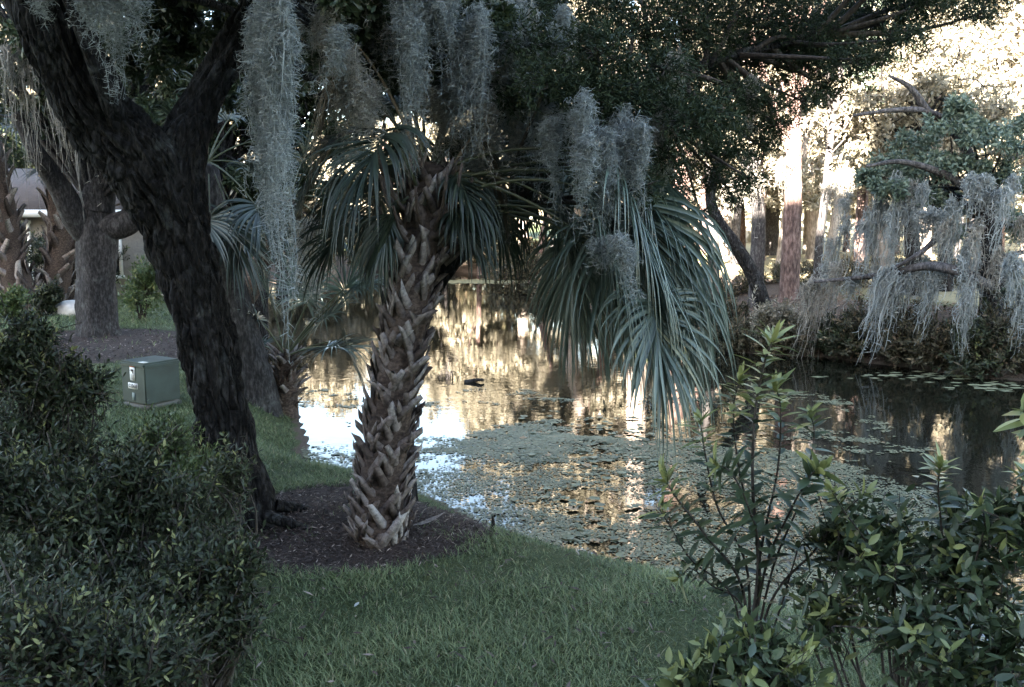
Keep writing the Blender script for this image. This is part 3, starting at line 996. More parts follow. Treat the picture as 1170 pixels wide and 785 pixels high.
# crown clumps: a few reach into the frame, most are overhead
cen, rad = [], []
for (px, py, d, rpx) in ((30, -60, 7.5, 110), (150, -70, 8, 110), (250, -40, 8.5, 90), (340, -50, 9, 90), (420, -40, 9, 90), (500, -30, 9, 90), (580, -30, 9, 90), (640, -60, 8.5, 90), (390, 30, 9.6, 50), (470, 50, 9.8, 55), (545, 40, 9.8, 55), (610, 25, 9.8, 60), (215, 20, 9, 45), (170, 60, 9, 40), (240, 40, 9.3, 40), (570, 95, 9.8, 50), (505, 105, 10, 45),
                        (400, 10, 6.1, 34), (440, 30, 6.2, 34), (480, 20, 6.3, 32), (520, 35, 6.3, 32), (555, 20, 6.4, 34), (420, 75, 6.3, 26), (470, 85, 6.4, 24), (515, 95, 6.5, 24), (590, 70, 6.6, 30), (560, 120, 6.7, 24), (385, 60, 6.6, 26), (610, 140, 7., 26), (540, 165, 7., 22),
                        (330, 60, 10, 45), (290, 110, 10.4, 35), (430, 120, 10.4, 40)):
    cen.append(P(px, py, d)); rad.append(PXW(rpx, d))
for _ in range(58):
    cen.append(np.array([rng.uniform(-6.5, .1), rng.uniform(2.5, 10.5), rng.uniform(4.9, 7.2)])); rad.append(rng.uniform(.7, 1.2))
mb = MB(); ml = MB()
for c, r in zip(cen, rad):
    s = trunk_path[int(len(trunk_path) * rng.uniform(.85, .99))]
    tube_taper(ml, [s, s * .4 + c * .6 + np.array([0, 0, .3]), c], .05, .012, 10, 6)
clump_leaves(mb, cen, rad, 2000, .08, .034, .7)
ml.build('twigs', M['oak_bark'], oak, True)
mb.build('crown', M['oak_leaf'], oak)
# ------------------------------------------------------------------ 2 the rough trunked palm, centre
b2 = onground(436, 613)
D2 = b2[1]
palm = empty('palm_tree', b2, 'palm with rough criss-cross trunk and big drooping blue green fans by the water', 'palm')
pts = [b2 - np.array([0, 0, .12]), P(434, 590, D2), P(440, 520, D2), P(450, 450, D2), P(461, 390, D2), P(472, 320, D2), P(484, 250, D2), P(494, 190, D2)]
path2 = catmull(pts, 60)
rad2 = np.interp(np.linspace(0, 1, 60), [0, .08, .2, .4, .6, .8, 1], [.15, .183, .168, .148, .14, .14, .125])
mb = MB()
tube(mb, path2, rad2, 28, .1)
mb.build('trunk', M['palm_bark'], palm, True)
boots(palm, path2, rad2, 330, .2, .062, 33, .017, 'leaf_base', True, .0, .97)
C2 = P(488, 232, D2)
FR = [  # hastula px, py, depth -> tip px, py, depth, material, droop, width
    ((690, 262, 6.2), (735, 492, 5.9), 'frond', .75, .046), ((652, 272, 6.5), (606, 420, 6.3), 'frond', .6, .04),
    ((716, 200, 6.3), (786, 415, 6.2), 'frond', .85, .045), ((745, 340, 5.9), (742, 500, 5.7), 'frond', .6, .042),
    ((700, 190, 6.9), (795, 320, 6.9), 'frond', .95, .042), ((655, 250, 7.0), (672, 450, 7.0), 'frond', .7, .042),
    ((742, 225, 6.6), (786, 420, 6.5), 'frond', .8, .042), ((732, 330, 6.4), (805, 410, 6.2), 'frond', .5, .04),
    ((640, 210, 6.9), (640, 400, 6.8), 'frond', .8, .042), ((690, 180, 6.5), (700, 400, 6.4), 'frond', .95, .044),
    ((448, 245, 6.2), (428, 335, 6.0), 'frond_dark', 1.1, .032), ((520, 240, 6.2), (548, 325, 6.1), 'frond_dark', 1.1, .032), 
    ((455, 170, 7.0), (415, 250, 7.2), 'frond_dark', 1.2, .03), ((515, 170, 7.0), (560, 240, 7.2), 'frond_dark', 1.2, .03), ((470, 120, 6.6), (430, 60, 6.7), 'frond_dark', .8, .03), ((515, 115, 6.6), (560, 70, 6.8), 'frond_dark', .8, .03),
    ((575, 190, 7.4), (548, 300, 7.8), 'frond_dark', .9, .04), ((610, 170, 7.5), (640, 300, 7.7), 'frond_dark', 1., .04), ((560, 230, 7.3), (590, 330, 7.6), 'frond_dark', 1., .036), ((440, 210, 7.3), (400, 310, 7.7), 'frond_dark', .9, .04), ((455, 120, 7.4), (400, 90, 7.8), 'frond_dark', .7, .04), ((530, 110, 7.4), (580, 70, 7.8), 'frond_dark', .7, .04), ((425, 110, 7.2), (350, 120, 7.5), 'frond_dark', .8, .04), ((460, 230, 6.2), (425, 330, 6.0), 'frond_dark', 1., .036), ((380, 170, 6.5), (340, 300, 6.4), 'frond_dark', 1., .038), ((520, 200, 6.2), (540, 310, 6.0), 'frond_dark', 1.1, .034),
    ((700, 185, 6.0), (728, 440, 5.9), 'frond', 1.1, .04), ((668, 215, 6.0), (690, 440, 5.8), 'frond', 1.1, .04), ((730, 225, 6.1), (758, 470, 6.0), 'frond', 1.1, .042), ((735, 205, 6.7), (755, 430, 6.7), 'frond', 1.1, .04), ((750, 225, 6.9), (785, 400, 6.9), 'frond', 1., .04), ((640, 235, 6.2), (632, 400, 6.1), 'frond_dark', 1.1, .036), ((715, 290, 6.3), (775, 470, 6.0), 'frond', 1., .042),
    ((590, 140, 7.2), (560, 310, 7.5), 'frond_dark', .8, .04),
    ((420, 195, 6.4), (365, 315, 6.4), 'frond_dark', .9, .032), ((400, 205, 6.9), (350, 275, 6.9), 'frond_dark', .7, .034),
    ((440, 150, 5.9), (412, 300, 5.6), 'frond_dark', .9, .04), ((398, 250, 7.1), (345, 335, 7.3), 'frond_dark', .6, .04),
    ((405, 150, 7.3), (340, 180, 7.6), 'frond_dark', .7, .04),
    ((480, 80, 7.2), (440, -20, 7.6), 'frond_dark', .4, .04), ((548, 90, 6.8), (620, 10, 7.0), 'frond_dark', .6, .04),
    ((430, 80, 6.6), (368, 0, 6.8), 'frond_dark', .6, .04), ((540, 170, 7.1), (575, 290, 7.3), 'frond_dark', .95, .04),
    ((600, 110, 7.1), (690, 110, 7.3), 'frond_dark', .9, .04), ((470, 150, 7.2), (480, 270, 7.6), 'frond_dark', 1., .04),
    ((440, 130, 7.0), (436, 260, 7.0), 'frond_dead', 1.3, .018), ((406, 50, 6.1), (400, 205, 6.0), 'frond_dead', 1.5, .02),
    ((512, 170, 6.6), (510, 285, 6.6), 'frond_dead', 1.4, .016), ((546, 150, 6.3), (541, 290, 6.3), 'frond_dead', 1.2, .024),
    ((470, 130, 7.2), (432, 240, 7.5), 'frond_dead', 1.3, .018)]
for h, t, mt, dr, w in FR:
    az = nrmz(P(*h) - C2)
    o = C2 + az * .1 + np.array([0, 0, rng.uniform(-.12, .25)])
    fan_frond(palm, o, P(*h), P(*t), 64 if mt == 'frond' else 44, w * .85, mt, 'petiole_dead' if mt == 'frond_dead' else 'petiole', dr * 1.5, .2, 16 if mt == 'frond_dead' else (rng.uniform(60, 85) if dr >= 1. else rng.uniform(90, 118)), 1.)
mb = MB()   # brown fibre and stalk stubs in the crown
for i in range(20):
    a = rng.uniform(0, 6.28)
    p0 = C2 + np.array([math.cos(a) * .12, math.sin(a) * .12, rng.uniform(-.45, -.05)])
    e = p0 + np.array([math.cos(a) * .22, math.sin(a) * .22, rng.uniform(.25, .5)])
    tube_taper(mb, [p0, (p0 + e) / 2 + np.array([math.cos(a) * .04, math.sin(a) * .04, -.03]), e], .018, .01, 6, 5, rng.uniform(0, .45))
mb.build('stalk_stubs', M['boot'], palm)

# ------------------------------------------------------------------ 3 smooth leaning palm behind the big trunk
b3 = onground(297, 463)
D3 = b3[1]
palm3 = empty('palm_tree', b3, 'smooth brown palm leaning left behind the massive furrowed trunk', 'palm')
mb = MB()
path3, rad3 = bark_trunk(mb, [b3 - np.array([0, 0, .2]), P(294, 440, D3), P(276, 370, D3), P(258, 300, D3), P(244, 240, D3), P(236, 190, D3)], [.27, .24, .2, .19, .18, .15], 90, 36, .03, .006, 8, 3., (.35, .25))
mb.build('trunk', M['yard_bark'], palm3, True)
C3 = P(238, 185, D3)
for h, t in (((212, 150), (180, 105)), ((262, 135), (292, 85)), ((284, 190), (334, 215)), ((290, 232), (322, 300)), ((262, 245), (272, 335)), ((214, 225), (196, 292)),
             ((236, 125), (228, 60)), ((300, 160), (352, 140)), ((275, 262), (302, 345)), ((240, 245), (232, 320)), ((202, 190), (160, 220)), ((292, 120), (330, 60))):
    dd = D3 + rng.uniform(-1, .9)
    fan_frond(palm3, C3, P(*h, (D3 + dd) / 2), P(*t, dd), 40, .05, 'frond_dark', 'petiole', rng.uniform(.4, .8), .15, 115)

# 4 small young palm at the water's edge
b4 = onground(326, 474)
D4 = b4[1]
palm4 = empty('palm_tree', b4, "short young palm with spiky fans at the water's edge", 'palm')
mb = MB()
path4 = catmull([b4 - np.array([0, 0, .3]), P(326, 455, D4), P(326, 425, D4), P(327, 405, D4)], 24)
tube(mb, path4, np.linspace(.2, .13, 24), 16, .1)
mb.build('trunk', M['palm_bark'], palm4, True)
boots(palm4, path4, np.linspace(.2, .13, 24), 46, .2, .07, 24, .13, 'leaf_bases', False, .25, 1.)
C4 = P(326, 408, D4)
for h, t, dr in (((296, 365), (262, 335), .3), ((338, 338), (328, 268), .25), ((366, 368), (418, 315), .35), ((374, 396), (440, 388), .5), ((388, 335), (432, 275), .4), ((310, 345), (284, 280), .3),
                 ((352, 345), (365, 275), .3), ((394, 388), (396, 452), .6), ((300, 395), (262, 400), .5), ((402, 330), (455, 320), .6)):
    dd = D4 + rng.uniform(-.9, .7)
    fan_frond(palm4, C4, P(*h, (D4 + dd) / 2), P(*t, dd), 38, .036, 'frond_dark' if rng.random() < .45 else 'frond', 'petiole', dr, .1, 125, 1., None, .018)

# 5 a further palm whose fans fill the gap left of the rough palm
b5 = gp(262, 14.2)
palm5 = empty('palm_tree', b5, 'thin palm trunk half hidden behind the leaning brown palm', 'palm')
mb = MB()
path5 = catmull([b5 - np.array([0, 0, .2]), b5 + np.array([0, 0, .8]), P(286, 330, 14), P(330, 230, 13.6)], 30)
tube(mb, path5, np.linspace(.2, .15, 30), 16, .4)
mb.build('trunk', M['palm_bark'], palm5, True)
C5 = P(332, 225, 13.6)
for h, t in (((300, 205), (265, 175)), ((345, 185), (360, 140)), ((375, 215), (425, 215)), ((372, 255), (412, 300)), ((340, 270), (345, 325)), ((305, 255), (280, 310)), ((320, 180), (300, 125)), ((385, 190), (430, 150)), ((390, 235), (445, 270))):
    dd = 13.6 + rng.uniform(-1, 1)
    fan_frond(palm5, C5, P(*h, dd), P(*t, dd), 36, .055, 'frond_dark', 'petiole', rng.uniform(.4, .8), .1, 115)

# ------------------------------------------------------------------ 6 the cedar that leans out over the water
b6 = gp(452, 7.45)
ced = empty('cedar_tree', b6, 'dark cedar leaning out over the water from behind the rough palm', 'tree')
mb = MB()
cpath = [b6 - np.array([0, 0, .2]), P(456, 500, 7.5), P(470, 400, 7.5), P(490, 335, 7.5), P(514, 298, 7.5), P(556, 262, 7.6), P(602, 218, 7.7), P(655, 160, 7.8), P(720, 110, 7.9), P(800, 75, 8.), P(900, 50, 8.2), P(1010, 25, 8.3)]
cp, cr = bark_trunk(mb, cpath, [PXW(a, 7.6) / 2 for a in (40, 32, 26, 24, 24, 26, 24, 20, 17, 13, 9, 5)], 150, 40, .1, .014, 9., 4., (.4, .2))
mb.build('trunk', M['oak_bark'], ced, True)
CL = []
for (px, py, r) in ((590, 25, 55), (650, 30, 60), (720, 30, 62), (790, 30, 62), (860, 28, 60), (930, 25, 55), (1000, 18, 50), (1060, 5, 42), (1115, -5, 36), (610, 90, 45), (670, 95, 50), (735, 90, 52), (800, 90, 52), (865, 75, 42), (925, 75, 34), (978, 72, 28), (1035, 45, 24),
                    (690, 150, 44), (750, 150, 42), (808, 145, 36), (700, 205, 34), (745, 205, 30), (660, 215, 26), (820, 205, 24), (868, 175, 24), (850, 140, 22), (900, 140, 16), (945, 100, 20), (838, 225, 15), (885, 118, 20), (790, 190, 20), (1120, 18, 18), (1000, 60, 20), (640, 160, 30), (760, 245, 18), (960, 55, 30), (905, 45, 40),
                    (835, 180, 26), (855, 205, 20), (815, 165, 28), (785, 130, 34), (880, 150, 20), (905, 110, 22), (842, 110, 30), (770, 215, 22), (725, 180, 34), (800, 240, 14), (600, 130, 36), (580, 170, 26), (640, 190, 24), (560, 100, 34), (620, 60, 44),
                    (560, 60, 40), (700, -40, 70), (800, -50, 70), (900, -50, 70), (1000, -55, 60), (1100, -60, 50)):
    d = rng.uniform(7.2, 9.2)
    CL.append((P(px + rng.normal(0, 4), py + rng.normal(0, 4), d), PXW(r, d)))
for (px, py, r) in ((590, 110, 34), (625, 95, 38), (665, 105, 40), (705, 110, 40), (745, 120, 38), (785, 140, 34), (815, 130, 28), (640, 150, 24), (720, 165, 26), (765, 180, 24), (700, 245, 14), (735, 215, 18), (600, 50, 40), (680, 60, 40), (760, 80, 36)):
    d = rng.uniform(5.6, 6.2)
    CL.append((P(px, py, d), PXW(r, d)))
ml = MB(); mbc = MB()
for c, r in CL:
    j = np.argmin(np.linalg.norm(cp[60:] - c, axis=1) + rng.uniform(0, .5)) + 60
    j = max(60, j - 8)
    s = cp[j]
    tube_taper(ml, [s, s * .45 + c * .55 + rng.normal(0, .08, 3), c], .03, .008, 10, 5)
    ns = int(330 * (r / .35) ** 2)
    v = rvec(ns) * (rng.random(ns) ** .4)[:, None]
    pos = c + v * r * np.array([1.05, 1.0, .72])
    out = nrmz(v + rvec(ns) * .6 + np.array([.15, 0, -.1]))
    for k_ in range(min(26, 8 + ns // 20)):
        tube_taper(ml, [c, (c + pos[k_]) / 2 + rng.normal(0, .03, 3), pos[k_]], .007, .002, 4, 3)
    # sprays: 12 small scale-leaf tips per spray
    m_ = 13
    ti = np.repeat(np.arange(ns), m_)
    f = np.tile(np.linspace(-.6, 1, m_), ns)
    p = pos[ti] + out[ti] * (f * .075)[:, None] + rng.normal(0, .008, (ns * m_, 3))
    d = nrmz(out[ti] * .75 + rvec(ns * m_))
    leaves(mbc, p, d, rvec(ns * m_), rng.uniform(.025, .06, ns * m_), rng.uniform(.007, .013, ns * m_), np.clip(rng.normal(.45, .2, ns * m_) + .1 * f, 0, 1), 3, .1)
ml.build('branches', M['twig'], ced, True)
mbc.build('crown', M['cedar'], ced)

# ------------------------------------------------------------------ 7 oak in the left middle distance and its neighbours
b7 = gp(112, 17.6)
D7 = 17.6
bo = empty('oak_tree', b7, 'stout grey trunked oak in the left yard behind the green cabinet', 'tree')
mb = MB()
bp_, br_ = bark_trunk(mb, [b7 - np.array([0, 0, .3]), P(112, 370, D7), P(110, 320, D7), P(112, 270, D7), P(108, 235, D7)], [PXW(a, D7) / 2 for a in (47, 44, 41, 44, 34)], 80, 50, .08, .02, 5., 1., (.32, .35))
mb.build('trunk', M['yard_bark'], bo, True)
for pp, rr in (([P(100, 265, D7), P(82, 240, D7 - .3), P(62, 205, D7 - .6), P(40, 172, D7 - 1), P(18, 130, D7 - 1.2)], [.3, .25, .2, .16, .1]),
               ([P(118, 262, D7), P(150, 250, D7), P(168, 200, D7 + .3), P(190, 120, D7 + .5), P(230, 40, D7 + .4)], [.3, .24, .19, .14, .08]),
               ([P(110, 240, D7), P(116, 180, D7), P(105, 110, D7 - .2), P(120, 30, D7 - .4)], [.34, .28, .2, .1])):
    mb = MB(); bark_trunk(mb, pp, rr, 60, 24, .08, .014, 6., rng.uniform(0, 9)); mb.build('limb', M['yard_bark'], bo, True)
cen, rad = [], []
for _ in range(95):
    px, py, d = rng.uniform(-80, 310), rng.uniform(-140, 135), rng.uniform(15.5, 20)
    cen.append(P(px, py, d)); rad.append(rng.uniform(.6, 1.1))
mb = MB(); ml = MB()
for c, r in zip(cen, rad):
    tube_taper(ml, [bp_[-1], bp_[-1] * .4 + c * .6 + np.array([0, 0, .4]), c], .07, .015, 8, 5)
clump_leaves(mb, cen, rad, 700, .12, .05, .65)
ml.build('branches', M['yard_bark'], bo, True)
mb.build('crown', M['oak_leaf'], bo)

for nm_, (px0, pts_, r, lab) in enumerate(((26, [(12, 300), (2, 240), (-14, 160)], .36, 'curving rough trunked palm at the far left edge'),
                                          (58, [(66, 310), (70, 255), (66, 200), (60, 140)], .33, 'upright rough trunked palm before the left house'),
                                          (74, [(86, 300), (100, 262), (120, 200)], .3, 'rough trunked palm leaning right before the left house'))):
    dd = 22.5 + nm_ * .6
    bb = gp(px0, dd)
    pr_ = empty('palm_tree', bb, lab, 'palm', 'palms before the left house')
    path = catmull([bb - np.array([0, 0, .3]), bb + np.array([0, 0, .2])] + [P(a, b, dd) for a, b in pts_], 40)
    mb = MB(); tube(mb, path, np.linspace(r * 1.15, r * .85, 40), 16, .1); mb.build('trunk', M['palm_bark'], pr_, True)
    boots(pr_, path, np.linspace(r * 1.1, r * .85, 40), 90, .42, .14, 30, .12, 'leaf_bases', False, .1, .92)
    c = path[-1]
    for i in range(11):
        a = i * 2.4
        dv = np.array([math.cos(a), math.sin(a), rng.uniform(-.1, .5)])
        h = c + dv * 1.1; t = h + np.array([math.cos(a) * .9, math.sin(a) * .9, rng.uniform(-.9, -.1)])
        fan_frond(pr_, c, h, t, 24, .07, 'frond_dark', 'petiole', .6, .15, 110)

# dark evergreen behind the leaning palms
b_ = gp(236, 15.2)
broad_tree('evergreen_tree', 'dense dark evergreen behind the smooth leaning palm', b_, [b_ + np.array([.1, 0, 1.2]), b_ + np.array([.25, 0, 2.6]), b_ + np.array([.4, 0, 4.2])], .2, .1, P(262, 165, 15.2), (1.5, 1.2, 2.1), 46, 620, .1, .042, 'cedar', 'oak_bark', None, rc=.24)
b_ = gp(292, 17.5)
broad_tree('evergreen_tree', 'dark evergreen further back between the palms on the left bank', b_, [b_ + np.array([.1, 0, 1.6]), b_ + np.array([.5, 0, 3.2]), b_ + np.array([1., 0, 5.]), ], .2, .1, P(370, 95, 17.), (2.4, 1.2, 1.7), 40, 520, .11, .046, 'cedar', 'oak_bark', None, rc=.24)

# house behind the left palms
def boxv(mb, c, s, yaw=0., rnd=.5, taper=1.):
    c = np.asarray(c, float); h = np.asarray(s, float) / 2
    cy, sy = math.cos(yaw), math.sin(yaw)
    V = []
    for z in (-1, 1):
        for x, y in ((-1, -1), (1, -1), (1, 1), (-1, 1)):
            k = taper if z > 0 else 1
            lx, ly = x * h[0] * k, y * h[1] * k
            V.append((c[0] + lx * cy - ly * sy, c[1] + lx * sy + ly * cy, c[2] + z * h[2]))
    mb.add(V, [(3, 2, 1, 0), (4, 5, 6, 7), (0, 1, 5, 4), (1, 2, 6, 5), (2, 3, 7, 6), (3, 0, 4, 7)], rnd)
    return mb


def loc(c, yaw, x, y, z):
    return np.array([c[0] + x * math.cos(yaw) - y * math.sin(yaw), c[1] + x * math.sin(yaw) + y * math.cos(yaw), c[2] + z])


def house(label, c, yaw, wid, dep, h, wallm, wins, roof_h=1.3, fascia=True, cat='house', lower_roof=None):
    r = empty('house', c, label, cat)
    boxv(MB(), loc(c, yaw, 0, 0, h / 2), (wid, dep, h), yaw).build('wall', M[wallm], r)
    mb = MB()
    e = .45
    corners = [loc(c, yaw, sx * (wid / 2 + e), sy * (dep / 2 + e), h + .01) for sx, sy in ((-1, -1), (1, -1), (1, 1), (-1, 1))]
    ridge = [loc(c, yaw, sx * (wid / 2 - dep / 2 * .8), 0, h + roof_h) for sx in (-1, 1)]
    V = corners + ridge
    mb.add(V, [(0, 1, 5, 4), (2, 3, 4, 5), (0, 3, 2, 1)], .5, [(1, 2, 5), (3, 0, 4)], .5)
    mb.build('roof', M['roof_tile'], r)
    if fascia:
        f = MB()
        boxv(f, loc(c, yaw, 0, -dep / 2 - e - .03, h + .0), (wid + 2 * e, .05, .22), yaw)
        boxv(f, loc(c, yaw, wid / 2 + e + .03, 0, h + .0), (.05, dep + 2 * e - .02, .22), yaw)
        f.build('fascia', M['white_paint'], r)
    for (x, z, ww, hh) in wins:
        w = MB()
        for (ox, oz, sx, sz) in ((0, hh / 2, ww + .16, .09), (0, -hh / 2, ww + .16, .09), (-ww / 2, 0, .09, hh - .09), (ww / 2, 0, .09, hh - .09), (0, 0, .05, hh - .09)):
            boxv(w, loc(c, yaw, x + ox, -dep / 2 - .03, z + oz), (sx, .08, sz), yaw)
        fr = w.build('window', M['white_paint'], r)
        boxv(MB(), loc(c, yaw, x, -dep / 2 - .012, z), (ww - .08, .02, hh - .1), yaw).build('pane', M['glass'], fr)
    return r


c = gp(30, 30); c[2] -= .1
house('low cream house with white fascia and brown roof behind the left palms', c, R(6), 11, 7, 2.55, 'cream_wall', [(-3.6, 1.4, 1.5, 1.7), (0.7, 1.25, 1.9, 2.1), (3.6, 1.4, 1.3, 1.5)], 1.5)
for px, d, lab in ((10, 37, 'dark tree behind the left end of the low cream house'), (95, 39, 'dark tree behind the right end of the low cream house')):
    b_ = gp(px, d)
    broad_tree('broadleaf_tree', lab, b_, [b_ + np.array([.1, 0, 2]), b_ + np.array([.3, 0, 4]), b_ + np.array([.2, 0, 6])], .3, .14, b_ + np.array([0, 0, 5.2]), (2.8, 2.2, 3.), 46, 420, .2, .09, 'oak_leaf', 'oak_bark_grey', 'dark trees behind the left house', rc=.26)

# pale rock by the palms
mb = MB()
p = gp(80, 21.5)
th = np.linspace(0, 2 * math.pi, 14, endpoint=False)
rows = []
for q, (zr, rr) in enumerate(((0, 1.), (.12, 1.08), (.26, .9), (.36, .5))):
    rows.append(np.stack([p[0] + np.cos(th) * .48 * rr * (1 + .12 * np.sin(th * 3 + q)), p[1] + np.sin(th) * .34 * rr * (1 + .1 * np.cos(th * 2 + q)), np.full(14, p[2] - .05 + zr) + .03 * np.sin(th * 4 + q)], 1))
V = np.vstack(rows + [[p + np.array([.02, 0, .36])]])
Qd = [(q * 14 + j, q * 14 + (j + 1) % 14, q * 14 + 14 + (j + 1) % 14, q * 14 + 14 + j) for q in range(3) for j in range(14)]
mb.add(V, Qd, .5, [(42 + j, 42 + (j + 1) % 14, 56) for j in range(14)], .5)
tag(mb.build('rock', M['rock'], None, True, p), 'pale landscaping rock at the foot of the left yard palms', 'rock')

# bushes in the left yard
for (px, d, r, mt, lab) in ((160, 20.5, .62, 'shrub_light', 'loose yellow green bush between the oak and the furrowed trunk'), (48, 21.2, .36, 'shrub_dark', 'dark bush between the two left palms'), (8, 20, .36, 'shrub_light', 'low light bush at the foot of the far left palm'), (40, 25.5, .95, 'shrub_dark', 'tall dark bush against the low cream house'), (118, 27, .9, 'shrub_dark', 'dark bush against the house wall behind the yard oak'), (190, 26, 1.0, 'sun_haze_leaf', 'sunlit bush glimpsed behind the furrowed trunk')):
    b = gp(px, d)
    shrub('bush', lab, b, [b + np.array([0, 0, r * .9]), b + np.array([.2, 0, r * 1.5])], [r, r * .7], 130, 9, .13, .045, mt, 'bushes in the left yard', .02, .1, 50, 3)

# ------------------------------------------------------------------ 8 utility cabinet
yaw = R(-34)
pc = gp(166, 11.2); pc[2] += .02
cab = empty('utility_cabinet', pc, 'green steel utility cabinet with white labels on the left lawn', 'utility cabinet')
cw, cd, chh = .5, .5, .52
boxv(MB(), loc(pc, yaw, 0, 0, -.02), (cw + .012, cd + .012, .06), yaw).build('base_slab', M['concrete'], cab)
import bmesh
def bev_box(name, c, size, yaw, mat, parent, bev, chamfer=None):
    bm = bmesh.new()
    bmesh.ops.create_cube(bm, size=1.)
    for v in bm.verts:
        v.co.x *= size[0]; v.co.y *= size[1]; v.co.z *= size[2]
        if chamfer and v.co.z > 0 and v.co.y < 0:
            v.co.y += chamfer[0]; v.co.z -= chamfer[1]
    bmesh.ops.bevel(bm, geom=bm.edges[:], offset=bev, segments=2, affect='EDGES')
    me = bpy.data.meshes.new(name); bm.to_mesh(me); bm.free()
    me.materials.append(mat)
    o = bpy.data.objects.new(name, me); COL.objects.link(o)
    o.parent = parent
    o.location = np.asarray(c) - parent_world(parent)
    o.rotation_euler = (0, 0, yaw)
    return o
bev_box('body', loc(pc, yaw, 0, 0, .03 + (chh - .06) / 2), (cw, cd, chh - .06), yaw, M['green_metal'], cab, .012)
bev_box('lid', loc(pc, yaw, 0, .0, chh - .005), (cw + .03, cd + .03, .075), yaw, M['green_metal'], cab, .022)
fy = -cd / 2 - .004
boxv(MB(), loc(pc, yaw, -.0, fy, .40), (.1, .006, .17), yaw).build('warning_label', M['sticker'], cab)
mb = MB(); boxv(mb, loc(pc, yaw, 0, fy - .0035, .445), (.055, .004, .03), yaw); boxv(mb, loc(pc, yaw, .014, fy - .0035, .42), (.022, .004, .022), yaw)
for q in range(4):
    boxv(mb, loc(pc, yaw, 0, fy - .0035, .385 - q * .016), (.07, .003, .004), yaw)
mb.build('warning_symbol', M['black_ink'], cab)
boxv(MB(), loc(pc, yaw, 0, fy, .5), (.1, .006, .03), yaw).build('orange_sticker', M['orange'], cab)
np_ = boxv(MB(), loc(pc, yaw, 0, fy, .245), (.2, .006, .075), yaw).build('number_plate', M['sticker'], cab)
boxv(MB(), loc(pc, yaw, 0, fy, .11), (.055, .006, .1), yaw).build('faded_sticker', M['grey_sticker'], cab)
boxv(MB(), loc(pc, yaw, .16, -.2, chh + .036), (.11, .07, .004), yaw).build('lid_sticker', M['sticker'], cab)
cu = bpy.data.curves.new('digits', 'FONT'); cu.body = '02068'; cu.size = .07; cu.align_x = 'CENTER'; cu.align_y = 'CENTER'; cu.extrude = .001
to = bpy.data.objects.new('tmp_text', cu); COL.objects.link(to)
dg = bpy.context.evaluated_depsgraph_get()
me = bpy.data.meshes.new_from_object(to.evaluated_get(dg)); bpy.data.objects.remove(to)
me.materials.clear(); me.materials.append(M['black_ink'])
o = bpy.data.objects.new('digits', me); COL.objects.link(o); o.parent = np_
o.rotation_euler = (R(90), 0, yaw); o.location = loc(pc, yaw, 0, fy - .0045, .245) - parent_world(np_)

# ------------------------------------------------------------------ 9 foreground shrubs, left
SG = 'shrubs in the left foreground'
def lob(l):
    return [P(a, b, d) for a, b, d, r in l], [PXW(r, d) for a, b, d, r in l]
def gfoot(px, d): return gp(px, d)
c, r = lob([(15, 470, 6.0, 72), (75, 510, 6.0, 66), (8, 400, 6.0, 40), (35, 375, 6.1, 24), (92, 435, 6.1, 30), (130, 545, 5.8, 60), (55, 430, 6.0, 42), (20, 545, 5.9, 70)])
shrub('shrub', 'tall dark shrub at the left edge below the yard oak', gfoot(40, 6), c, r, 170, 12, .062, .017, 'shrub_dark', SG)
c, r = lob([(60, 650, 4.4, 80), (140, 610, 4.6, 66), (20, 560, 4.6, 66), (196, 575, 4.7, 48), (85, 575, 4.5, 56), (150, 540, 4.7, 36), (120, 690, 4.3, 70)])
shrub('shrub', 'dense dark shrub filling the left side in front of the tall one', gfoot(90, 4.5), c, r, 210, 13, .056, .0155, 'shrub_dark', SG)
c, r = lob([(215, 650, 4.3, 75), (255, 640, 4.3, 52), (180, 700, 4.1, 70), (250, 700, 4.2, 50)])
shrub('shrub', 'dark shrub reaching right to the mulch below the furrowed trunk', gfoot(215, 4.3), c, r, 280, 12, .052, .015, 'shrub_dark', SG)
c, r = lob([(55, 740, 3.2, 120), (150, 760, 3.2, 90)])
shrub('shrub', 'nearest dark shrub with pale yellow tips in the bottom left corner', gfoot(70, 3.2), c, r, 380, 12, .048, .014, 'shrub_dark', SG, tipshare=.16)
c, r = lob([(190, 505, 6.2, 42), (225, 535, 6.0, 40), (160, 520, 6.2, 34)])
shrub('shrub', 'light green feathery shrub in front of the utility cabinet', gfoot(195, 6.1), c, r, 150, 11, .06, .014, 'shrub_light', SG)
c, r = lob([(262, 535, 5.3, 34), (240, 580, 5.3, 44)])
shrub('shrub', 'thin upright shrub growing against the foot of the furrowed trunk', gfoot(250, 5.3), c, r, 75, 10, .06, .015, 'shrub_dark', SG, rb=.12)

